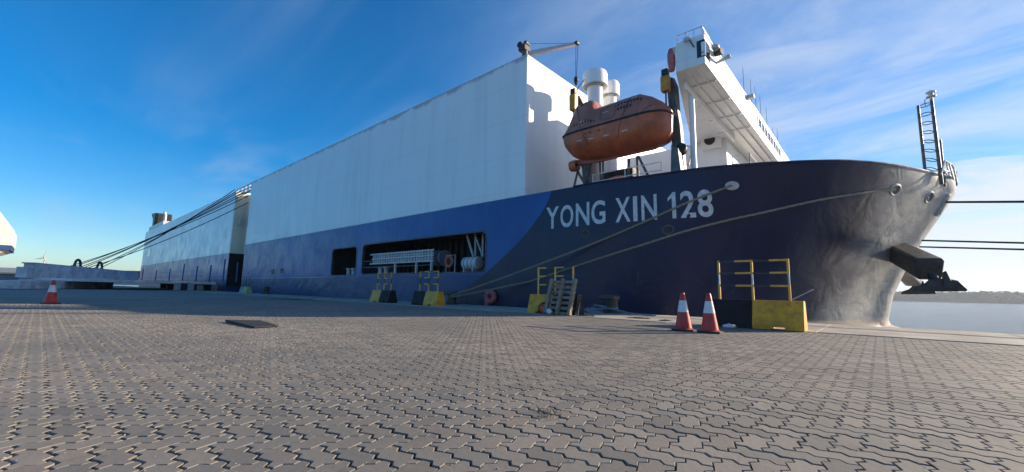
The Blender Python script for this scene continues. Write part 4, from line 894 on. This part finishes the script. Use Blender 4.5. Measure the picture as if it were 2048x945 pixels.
# ------------------------------------------------------------------ barriers with railings
def barrier(name_yellow_right, body='yellow_plastic'):
    L2, hh = 0.92, 0.6
    t = thing('railed_barrier', (0, 0, 0), 'x', 'barrier', 'railed barriers along the quay edge')
    prof = [(-0.25, 0.0), (-0.25, 0.10), (-0.115, hh), (0.115, hh), (0.25, 0.10), (0.25, 0.0)]
    for side in (-1, 1):
        yel = (side > 0) == name_yellow_right
        x0, x1 = (0.002, L2) if side > 0 else (-L2, -0.002)
        sx0, sx1 = (x0+x1)/2-0.13, (x0+x1)/2+0.13
        m = MB()
        ys = [(y, z) for y, z in prof]
        # body with a forklift slot cut under the middle
        for (a_, c_, zlow) in ((x0, sx0, 0.0), (sx0, sx1, 0.055), (sx1, x1, 0.0)):
            pr = [(-0.25, zlow), (-0.25, 0.10), (-0.115, hh), (0.115, hh), (0.25, 0.10), (0.25, zlow)]
            m.prism([(a_, y, z) for y, z in pr], (c_-a_, 0, 0))
        o = m.build('barrier_half', body if yel else 'black_plastic', t)
        if body == 'yellow_plastic': o['label'] = 'yellow half' if yel else 'black half'
    posts = (-0.68, 0.0, 0.68); rails = (0.91, 1.19, 1.46)
    for x in posts:
        MB().sq((x, 0, hh-0.05), (x, 0, rails[0]+0.022), 0.042).build('post', 'rail_yellow', t)
        MB().sq((x, 0, rails[0]+0.023), (x, 0, rails[1]-0.022), 0.034).build('post', 'rail_grey' if not name_yellow_right == 2 else 'rail_black', t)
        MB().sq((x, 0, rails[1]-0.021), (x, 0, rails[2]+0.022), 0.042).build('post', 'rail_yellow', t)
    for z in rails:
        for a_, c_ in zip(posts[:-1], posts[1:]):
            mid = (a_+c_)/2
            MB().sq((a_+0.024, 0, z), (mid, 0, z), 0.04).build('rail', 'rail_black' if name_yellow_right else 'rail_yellow', t)
            MB().sq((mid+0.001, 0, z), (c_-0.024, 0, z), 0.04).build('rail', 'rail_yellow' if name_yellow_right else 'rail_black', t)
    return t
BR = barrier(True); BL = barrier(False)
p = (onZ(1417, 653)+onZ(1604, 664))/2; BR.location = (p.x+0.0, 10.42, 0.012); BR['label'] = 'yellow and black railed barrier nearest the ship bow, beside the two cones'
def shade(root):                                      # posts with a black middle on the barriers further along
    for ch in root.children:
        if ch.name.startswith('post') and ch.data.materials[0] == MAT['rail_grey']:
            ch.data = ch.data.copy(); ch.data.materials[0] = MAT['rail_black']
copy_thing(BR, (-14.75, 11.25, 0.012), R(-3), 'yellow and black railed barrier with its yellow end under the mooring ropes')
BL.location = (-18.55, 11.4, 0.012); BL['label'] = 'yellow and black railed barrier left of the rope end, yellow half leftmost'; BL.rotation_euler.z = R(-3)
copy_thing(BL, (-7.78, 10.92, 0.012), 0.0, 'yellow and black railed barrier behind the leaning wooden pallet')
for r_ in [o for o in col.objects if o.name.startswith('railed_barrier') and o.location.x < -10]: shade(r_)
# pale barrier further off
PB = barrier(True, 'pale_yellow'); p = onZ(513, 588); PB.location = (p.x, 12.0, 0.012); PB['label'] = 'pale dirty yellow barrier standing before the far end of the blue hull'
for ch in list(PB.children):
    if ch.name.startswith('barrier_half') and ch.data.materials[0] == MAT['black_plastic']: ch.data.materials[0] = MAT['concrete_block']
    if ch.name.startswith(('post', 'rail')): ch.data.materials[0] = MAT['rail_black']
# plain concrete blocks holding the ramp edge
def cblock(label, loc, rot):
    t = thing('concrete_block', (0, 0, 0), label, 'concrete block', 'concrete blocks by the ramp')
    m = MB().prism([(-0.9, -0.35, 0), (-0.9, -0.35, 0.12), (-0.9, -0.16, 0.8), (-0.9, 0.16, 0.8), (-0.9, 0.35, 0.12), (-0.9, 0.35, 0)], (1.8, 0, 0)).build('block', 'concrete_block', t, bevel=0.03)
    MB().box(-0.6, 0.6, -0.1, 0.1, 0.803, 0.83).build('top_cap', 'black_plastic', t)
    MB().prism([(-0.3, -0.362, 0.0), (-0.3, -0.362, 0.12), (-0.3, -0.172, 0.795)], (0.6, 0, 0)).build('painted_stripe', 'black_plastic', t)
    t.location = loc; t.rotation_euler.z = rot; return t
for i, (px, lab) in enumerate(((387, 'grey concrete block under the ramp edge, leftmost of three in a row'), (405, 'grey concrete block under the ramp edge, middle of three in a row'), (433, 'pale faced concrete block under the ramp edge, rightmost of three in a row'))):
    p = onZ(px, 582); cblock(lab, (p.x, p.y-0.9, -0.004 if p.y-0.9 < 10.3 else 0.012), R(80))

# ------------------------------------------------------------------ cones
def cone(red='cone_red', hgt=0.73):
    t = thing('traffic_cone', (0, 0, 0), 'x', 'traffic cone', 'traffic cones on the quay')
    prof = lambda z: 0.155+(0.038-0.155)*(z-0.05)/(hgt-0.05)
    n_ = 24
    MB().prism([(0.20*math.cos(a)*(1.12 if k % 2 else 1.12), 0.20*math.sin(a)*1.12, 0) for k, a in enumerate(np.linspace(PI/8, 2*PI+PI/8, 9)[:-1])], (0, 0, 0.035)).build('base', 'rubber', t, bevel=0.008)
    zs_ = [0.036, 0.06, 0.36, 0.5, 0.62]
    MB().lathe([(0.185, 0.036), (prof(0.07), 0.06), (prof(0.36), 0.36)], None, n_, caps=False).build('cone_body', red, t, True)
    MB().lathe([(prof(0.36)+0.001, 0.3605), (prof(0.58)+0.001, 0.58)], None, n_, caps=False).build('reflective_band', 'cone_white', t, True)
    MB().lathe([(prof(0.58), 0.5805), (prof(hgt-0.02), hgt-0.02), (0.03, hgt), (0.012, hgt)], None, n_, caps=True).build('cone_tip', red, t, True)
    return t
C0 = cone(); p = onZ(1363, 663); C0.location = (p.x, p.y+0.12, 0.002); C0['label'] = 'red and white traffic cone, left one of the pair by the barrier'
p = onZ(1416, 667); copy_thing(C0, (p.x, p.y+0.12, 0.002), 0.7, 'red and white traffic cone, right one of the pair by the barrier')
p = onZ(86, 608); copy_thing(C0, (p.x, p.y+0.15, 0.002), 0.3, 'lone red and white traffic cone at the far left of the quay')
fc = cone('cone_orange', 0.62); fc['label'] = 'faded orange cone lying on its side at the foot of the pallet'; fc['category'] = 'traffic cone'
p = onZ(1086, 629); fc.location = (p.x-0.05, p.y+0.12, 0.17); fc.rotation_euler = (R(8), R(100), R(-20))

# ------------------------------------------------------------------ pallet and rubbish
p0_ = onZ(1093, 625); p1_ = onZ(1152, 634)
PWd = 0.98; PLg = 1.12
pal = thing('wooden_pallet', (0, 0, 0), 'weathered wooden pallet leaning against the yellow barrier', 'pallet')
for x in (-PWd/2+0.05, 0, PWd/2-0.05): MB().box(x-0.05, x+0.05, -0.10, 0.0, 0.0, PLg).build('stringer', 'wood', pal, bevel=0.006)
for k in range(7):
    z_ = 0.05+k*(PLg-0.13)/6; MB().box(-PWd/2, PWd/2, 0.002, 0.022, z_-0.045, z_+0.045).build('slat', 'wood', pal, bevel=0.004)
for k in (0, 3, 6):
    z_ = 0.06+k*(PLg-0.14)/6; MB().box(-PWd/2, PWd/2, -0.122, -0.102, z_-0.04, z_+0.04).build('slat', 'wood', pal, bevel=0.004) if k == 99 else None
pal.location = (-7.32, 10.42, 0.016); pal.rotation_euler = (R(-17), 0, R(-2))
def crumple(cx_, cy_, r, h, n, seed):
    rr = np.random.default_rng(seed); m = MB(); rows_ = []
    for i in range(7):
        f = i/6; rows_.append([(cx_+r*(1-f*f)*(1+0.35*rr.standard_normal())*math.cos(2*PI*k/n), cy_+r*(1-f*f)*(0.7+0.3*rr.random())*math.sin(2*PI*k/n), 0.014+h*f*(0.7+0.5*rr.random())) for k in range(n)])
    m.grid(rows_, close=True); m.add(rows_[-1], [tuple(range(n))]); return m
q = onZ(1141, 631)
tag(MB().grid([[(q.x-0.32+0.5*u, q.y-0.12+0.12*v, 0.02+0.34*v*(0.4+0.6*u)+0.03*math.sin(9*u+4*v)) for u in np.linspace(0, 1, 7)] for v in np.linspace(0, 1, 6)]).build('plastic_sheet', 'paper'), 'crumpled pale plastic sheet caught at the foot of the pallet', 'plastic sheet')
q = onZ(1161, 633); q.x -= 0.22
tag(MB().prism([(q.x-0.1, q.y+0.1, 0.014), (q.x+0.05, q.y+0.1, 0.014), (q.x+0.03, q.y+0.30, 0.62), (q.x-0.02, q.y+0.30, 0.62)], (0.02, 0.02, 0)).build('white_board', 'paper', bevel=0.004), 'narrow white board standing against the right side of the pallet', 'board')
q0 = onZ(1165, 612)
tag(MB().path([(q.x+0.02, q.y+0.25, 0.5), (q.x+0.2, q.y+0.18, 0.28), (q.x+0.45, q.y+0.12, 0.06), (q.x+0.62, q.y+0.1, 0.022), (q.x+0.5, q.y+0.04, 0.02), (q.x+0.1, q.y-0.06, 0.02)], 0.012, 6).build('loose_line', 'rope_black'), 'thin loose line trailing from the white board to the ground', 'line')

# ------------------------------------------------------------------ bollards, ropes
def bollard(loc, label, rot=0.0):
    t = thing('mooring_bollard', (0, 0, 0), label, 'bollard', 'mooring bollards on the quay edge')
    MB().lathe([(0.30, 0.0), (0.30, 0.04), (0.22, 0.08), (0.20, 0.40), (0.23, 0.46)], None, 24).build('column', 'bollard_iron', t, True)
    m = MB()
    head = [(-0.50, -0.10), (-0.42, -0.17), (0.10, -0.26), (0.22, -0.18), (0.26, 0.0), (0.22, 0.18), (0.10, 0.26), (-0.42, 0.17), (-0.50, 0.10)]
    m.prism([(x, y, 0.455) for x, y in head], (0, 0, 0.17)).build('head', 'bollard_iron', t, bevel=0.05, seg=3)
    MB().lathe([(0.36, 0), (0.36, 0.03)], None, 20).build('base_plate', 'bollard_iron', t)
    t.location = loc; t.rotation_euler.z = rot; return t
p = onZ(1230, 627); bollard((p.x, QE-0.6, 0.012), 'iron mooring bollard with overhanging head right of the pallet')
p = onZ(553, 588); bollard((p.x+2.2, QE-0.6, 0.012), 'iron mooring bollard far off beside the pale barrier')
bollard((-15.5, QE-0.6, 0.012), 'iron mooring bollard behind the barrier where the tan ropes end', R(20))
p = onZ(1215, 628)
tag(crumple(-7.6, QE-0.95, 0.42, 0.17, 18, 4).build('tarpaulin', 'cloth', smooth=True), 'crumpled grey tarpaulin lying at the foot of the near bollard', 'tarpaulin')
rp = [(-7.25+0.42*math.cos(t), QE-0.62+0.42*math.sin(t)*0.9, 0.06+0.02*t) for t in np.linspace(PI, 3.3*PI, 26)]
tag(MB().path(rp+[(-6.4, QE-1.0, 0.10), (-6.0, QE-1.25, 0.06), (-5.6, QE-1.2, 0.045), (-5.3, QE-1.0, 0.045)], 0.03, 7).build('rope_coil', 'cloth', smooth=True), 'old grey rope looped round the near bollard foot', 'rope')
def rope(name, a_, c_, sag, r, mat_, label, twist=True):
    a_, c_ = Vector(a_), Vector(c_); n_ = 140; pts = [a_.lerp(c_, t)-Vector((0, 0, sag*4*t*(1-t))) for t in np.linspace(0, 1, n_)]
    if twist: pts = [Vector((p.x, min(p.y, hullY(p.x, p.z)-0.05), p.z)) for p in pts]
    t_ = thing(name, a_, label, 'rope', 'mooring ropes')
    if not twist: MB().path(pts, r, 8).build('strand', mat_, t_, True); return t_
    for k in range(3):                               # three-strand laid rope
        MB().path([p+Vector((0, math.cos(i*0.9+k*2*PI/3), math.sin(i*0.9+k*2*PI/3)))*r*0.5 for i, p in enumerate(pts)], r*0.62, 6).build('strand', mat_, t_, True)
    return t_
bo = Vector((-15.4, QE-0.78, 0.42))
rope('mooring_rope', bo, FL1+Vector((0, -0.05, 0)), 0.16, 0.04, 'rope_tan', 'thick tan mooring rope rising to the pale oval fairlead after the name')
rope('mooring_rope', bo+Vector((0.05, -0.05, -0.08)), FL2+Vector((0, -0.05, 0)), 0.22, 0.04, 'rope_tan', 'long tan mooring rope rising to the fairlead near the stem')
def right_rope(P, pts, label, r=0.045):
    best = None
    for y in np.arange(14, 40, 0.05):
        Q = onY(*pts, y); d_ = Q-P
        if d_.z >= -0.02: continue
        t = (0.45-P.z)/d_.z; E_ = P+d_*t
        if t < 1: continue
        k = abs(E_.y-12.6)
        if best is None or k < best[0]: best = (k, E_)
    E_ = best[1] if best else P+(onY(*pts, 18)-P)*6
    rope('mooring_rope', P, E_, 0.05, r, 'rope_black', label, False); return E_
EE = []
EE.append(right_rope(FL4+Vector((0.05, -0.06, 0.12)), (2048, 403), 'uppermost black mooring line running right from the bow'))
EE.append(right_rope(Vector((1.55, YC-1.0, onY(1872, 480, YC-1).z)), (2048, 485), 'middle one of the three black mooring lines right of the bow', 0.035))
EE.append(right_rope(Vector((1.50, YC+0.3, onY(1884, 491, YC).z)), (2048, 498), 'lowest black mooring line running right from the bow', 0.035))
print('ropes end', EE)

# ------------------------------------------------------------------ small things lying on the quay
a_ = [onZ(450, 645), onZ(520, 645.5), onZ(557, 655), onZ(508, 657.5)]
tag(MB().add([v+Vector((0, 0, 0.006)) for v in a_]+[a_[0]+Vector((0, 0, 0.05)), a_[1]+Vector((0, 0, 0.045)), a_[2]+Vector((0, 0, 0.035)), a_[3]+Vector((0, 0, 0.03))], [(3, 2, 1, 0), (4, 5, 6, 7), (0, 1, 5, 4), (1, 2, 6, 5), (2, 3, 7, 6), (3, 0, 4, 7)]).build('rubber_mat', 'rubber', bevel=0.008), 'dark flat rubber mat lying on the sunlit paving', 'mat')
for i, (px, py, s_, lab) in enumerate(((1280, 638, 0.55, 'dark rag lying on the coping between the bollard and the cones'), (1330, 643, 0.3, 'small dark scrap lying on the coping just left of the cones'))):
    p = onZ(px, py); m = crumple(p.x, p.y, s_*0.5, 0.03, 14, 20+i)
    tag(m.build('scrap_cloth', 'rubber'), lab, 'scrap')
p = onZ(1463, 651); tag(crumple(-2.52, 10.05, 0.13, 0.07, 12, 31).build('paper_scrap', 'paper'), 'crumpled white paper scrap at the foot of the black barrier half', 'paper')
q = onZ(1590, 600)
tag(MB().tube((-1.42, 10.47, 0.62), (-1.02, 10.62, 0.86), 0.013, n=6).build('loose_pipe', 'rail_grey'), 'thin grey pipe end poking up behind the right barrier', 'pipe')

# ------------------------------------------------------------------ far port clutter at the left
def container(x, y, z, rot, mat_, label, L_=12.2):
    t = thing('shipping_container', (0, 0, 0), label, 'container', 'containers beyond the ramp')
    m = MB(); n_ = 36                                  # corrugated sides
    pts = [(-L_/2+L_*k/n_, -1.22+(0.06 if k % 4 < 2 else 0.0)) for k in range(n_+1)]; back = [(x_, -y_) for x_, y_ in reversed(pts)]
    m.prism([(a_, b_2, 0.16) for a_, b_2 in pts+back], (0, 0, 2.3)); m.build('corrugated_walls', mat_, t)
    MB().box(-L_/2-0.02, L_/2+0.02, -1.25, 1.25, 2.465, 2.6).build('roof_frame', mat_, t); MB().box(-L_/2-0.02, L_/2+0.02, -1.25, 1.25, 0.0, 0.155).build('base_frame', mat_, t)
    t.location = (x, y, z); t.rotation_euler.z = rot; return t
def at_px(px, dist): d_ = ray(px, 563); d_.z = 0; d_.normalize(); return Vector((d_.x*dist, d_.y*dist, -0.004))
for px, dist, mats, rot, labs in ((113, 190, ('container_grey', 'container_red'), 0.9, ('grey container under the dark red one above the ramp girder', 'dark red container stacked on top above the ramp girder')), (206, 230, ('container_blue', 'container_red'), 0.8, ('blue container in the low stack behind the middle of the ramp', 'rusty red container in the low stack behind the middle of the ramp')), (267, 205, ('container_grey', 'container_red'), 0.9, ('grey container beside the stern of the ship', 'dark red container stacked beside the stern of the ship')), (150, 260, ('container_blue',), 0.7, ('blue container far behind the ramp lugs',))):
    p = at_px(px, dist)
    for k, (m_, lab) in enumerate(zip(mats, labs)): container(p.x, p.y, -0.004+2.6*k+(2.6 if px in (113,) else 0)*0, rot, m_, lab)
def shed(px, dist, w_, d_, h_, rot, label, mw='warehouse', mr='warehouse_roof'):
    p = at_px(px, dist); t = thing('warehouse', (0, 0, 0), label, 'warehouse', 'warehouses on the horizon')
    MB().box(-w_/2, w_/2, -d_/2, d_/2, 0, h_).build('walls', mw, t)
    MB().prism([(-w_/2-0.5, -d_/2-0.5, h_+0.01), (-w_/2-0.5, d_/2+0.5, h_+0.01), (-w_/2-0.5, 0, h_+d_*0.12)], (w_+1, 0, 0)).build('roof', mr, t)
    for k in range(4): MB().box(-w_/2+w_*(k+0.3)/4, -w_/2+w_*(k+0.6)/4, -d_/2-0.06, -d_/2-0.01, 0.1, h_*0.6).build('door', 'grey_steel', t)
    t.location = p; t.rotation_euler.z = rot
shed(18, 330, 40, 22, 4.6, 0.85, 'long low pale warehouse at the left edge of the horizon')
shed(60, 420, 36, 24, 5.0, 0.7, 'low grey roofed warehouse beyond the end of the ramp', 'container_grey')
p = at_px(82, 700)
wt = thing('wind_turbine', p, 'thin white wind turbine on the left horizon', 'wind turbine')
MB().tube(p, p+Vector((0, 0, 26)), 1.0, 0.6, n=10).build('tower', 'white_paint', wt, True)
MB().box(p.x-1.2, p.x+1.8, p.y-0.8, p.y+0.8, p.z+26, p.z+27.6).build('nacelle', 'white_paint', wt, bevel=0.2)
for k in range(3):
    a_ = k*2*PI/3+0.35; rt = Vector((math.cos(AZ), math.sin(AZ), 0)); MB().tube(p+Vector((1, -1.2, 26.8)), p+Vector((1, -1.2, 26.8))+rt*9.5*math.sin(a_)+Vector((0, 0, 9.5*math.cos(a_))), 0.55, 0.15, n=6).build('blade', 'white_paint', wt, True)
# low vehicles and scrap in front of the flaps
for px, dist, m_, lab in ((8, 66, 'container_grey', 'small grey skip at the left edge of the quay'), (26, 78, 'warehouse', 'small sandy skip left of the ramp flaps')):
    p = at_px(px, dist); t = thing('waste_skip', p, lab, 'skip', 'skips by the ramp')
    MB().prism([p+Vector(v) for v in ((-1.6, -0.8, 0.02), (1.6, -0.8, 0.02), (2.1, -0.8, 1.25), (-2.1, -0.8, 1.25))], (0, 1.7, 0)).build('skip_body', m_, t, bevel=0.03)
    MB().box(p.x-2.15, p.x+2.15, p.y-0.86, p.y+0.96, p.z+1.26, p.z+1.36).build('skip_rim', 'grey_steel', t)
# white panelled housing on posts, entering the frame at the left
hx_ = -12.5; kk = 0.42
c4 = [onX(0, 424, hx_), onX(29, 463, hx_), onX(25, 492, hx_), onX(-3, 493, hx_)]
ya = c4[1].y; zt3, zm, zl = c4[0].z, c4[1].z, c4[2].z
wh_ = thing('conveyor_housing', (hx_-1, ya-3, 0.0), 'white panelled overhead housing cut off by the left edge of the picture', 'housing')
sl2 = (zt3-zm)/(ya-c4[0].y)
MB().prism([(hx_, ya, zm), (hx_, c4[2].y, zl), (hx_, ya-11*kk, zl), (hx_, ya-11*kk, zm+sl2*3.6*kk), (hx_, ya-3.6*kk, zm+sl2*3.6*kk)], (-3.2*kk, 0, 0)).build('cabin_shell', 'house_white', wh_, bevel=0.012)
MB().box(hx_-3.25*kk, hx_+0.02, ya-11*kk, c4[2].y-0.01, zl-0.09, zl-0.003).build('sill_beam', 'trim_blue', wh_)
MB().prism([(hx_-0.04, c4[2].y-0.04, zl-0.092), (hx_-0.04, c4[2].y-1.3*kk, zl-0.36), (hx_-0.04, ya-11*kk, zl-0.36), (hx_-0.04, ya-11*kk, zl-0.092)], (-3.0*kk, 0, 0)).build('hopper_bottom', 'house_white', wh_)
for dy in (-4.5*kk, -10*kk):
    for dx in (-0.2, -1.1): MB().box(hx_+dx-0.06, hx_+dx+0.06, ya+dy-0.06, ya+dy+0.06, 0.0, zl-0.361).build('support_post', 'grey_steel', wh_)
b = MB()                                              # grit, mortar crumbs and chips on the paving
for i in range(700):
    d_ = 1.3+9*random.random()**2; a_ = random.uniform(-0.85, 0.85)
    v = CF*d_*math.cos(a_)+CR*d_*math.sin(a_); x_, y_ = v.x, v.y
    if y_ > 10.3: continue
    r_ = random.choice((0.002, 0.003, 0.003, 0.004, 0.006)); zc = r_*0.4
    P_ = [(x_+r_*random.uniform(.6, 1.4)*math.cos(t), y_+r_*random.uniform(.6, 1.4)*math.sin(t), 0.0) for t in (0, 1.2, 2.4, 3.7, 5.0)]+[(x_, y_, r_*random.uniform(.6, 1.1))]
    b.add(P_, [(j, (j+1) % 5, 5) for j in range(5)])
tag(b.build('grit', 'concrete'), 'small pale chips and grit scattered over the paving', 'grit', kind='stuff')
b = MB()                                              # dry weeds in a few joints
for cx_, cy_ in [tuple(onZ(px, py))[:2] for px, py in ((1095, 834), (1101, 826))]:
    for k in range(16):
        x_, y_ = cx_+random.gauss(0, 0.03), cy_+random.gauss(0, 0.012); h_ = random.uniform(0.01, 0.045); lx, ly = random.gauss(0, 0.02), random.gauss(0, 0.02)
        b.add([(x_-0.0015, y_, -0.012), (x_+0.0015, y_, -0.012), (x_+lx*0.5+0.001, y_+ly*0.5, h_*0.6), (x_+lx, y_+ly, h_)], [(0, 1, 2), (0, 2, 3)])
tag(b.build('dry_weeds', 'wood'), 'dry weeds growing out of the paving joints', 'weeds', kind='stuff')

# ------------------------------------------------------------------ thin sea haze
hz = MB().box(-4300, 4300, -4300, 1500, -9.5, 60).build('haze', 'paper'); hz.data.materials.clear()
hm = bpy.data.materials.new('haze'); hm.use_nodes = True; hm.node_tree.nodes.clear()
vo = hm.node_tree.nodes.new('ShaderNodeVolumePrincipled'); vo.inputs['Density'].default_value = 0.00028; vo.inputs['Color'].default_value = (0.82, 0.88, 0.95, 1); vo.inputs['Anisotropy'].default_value = 0.3
mo = hm.node_tree.nodes.new('ShaderNodeOutputMaterial'); hm.node_tree.links.new(vo.outputs[0], mo.inputs['Volume']); hz.data.materials.append(hm)
tag(hz, 'thin pale haze over the harbour', kind='stuff')
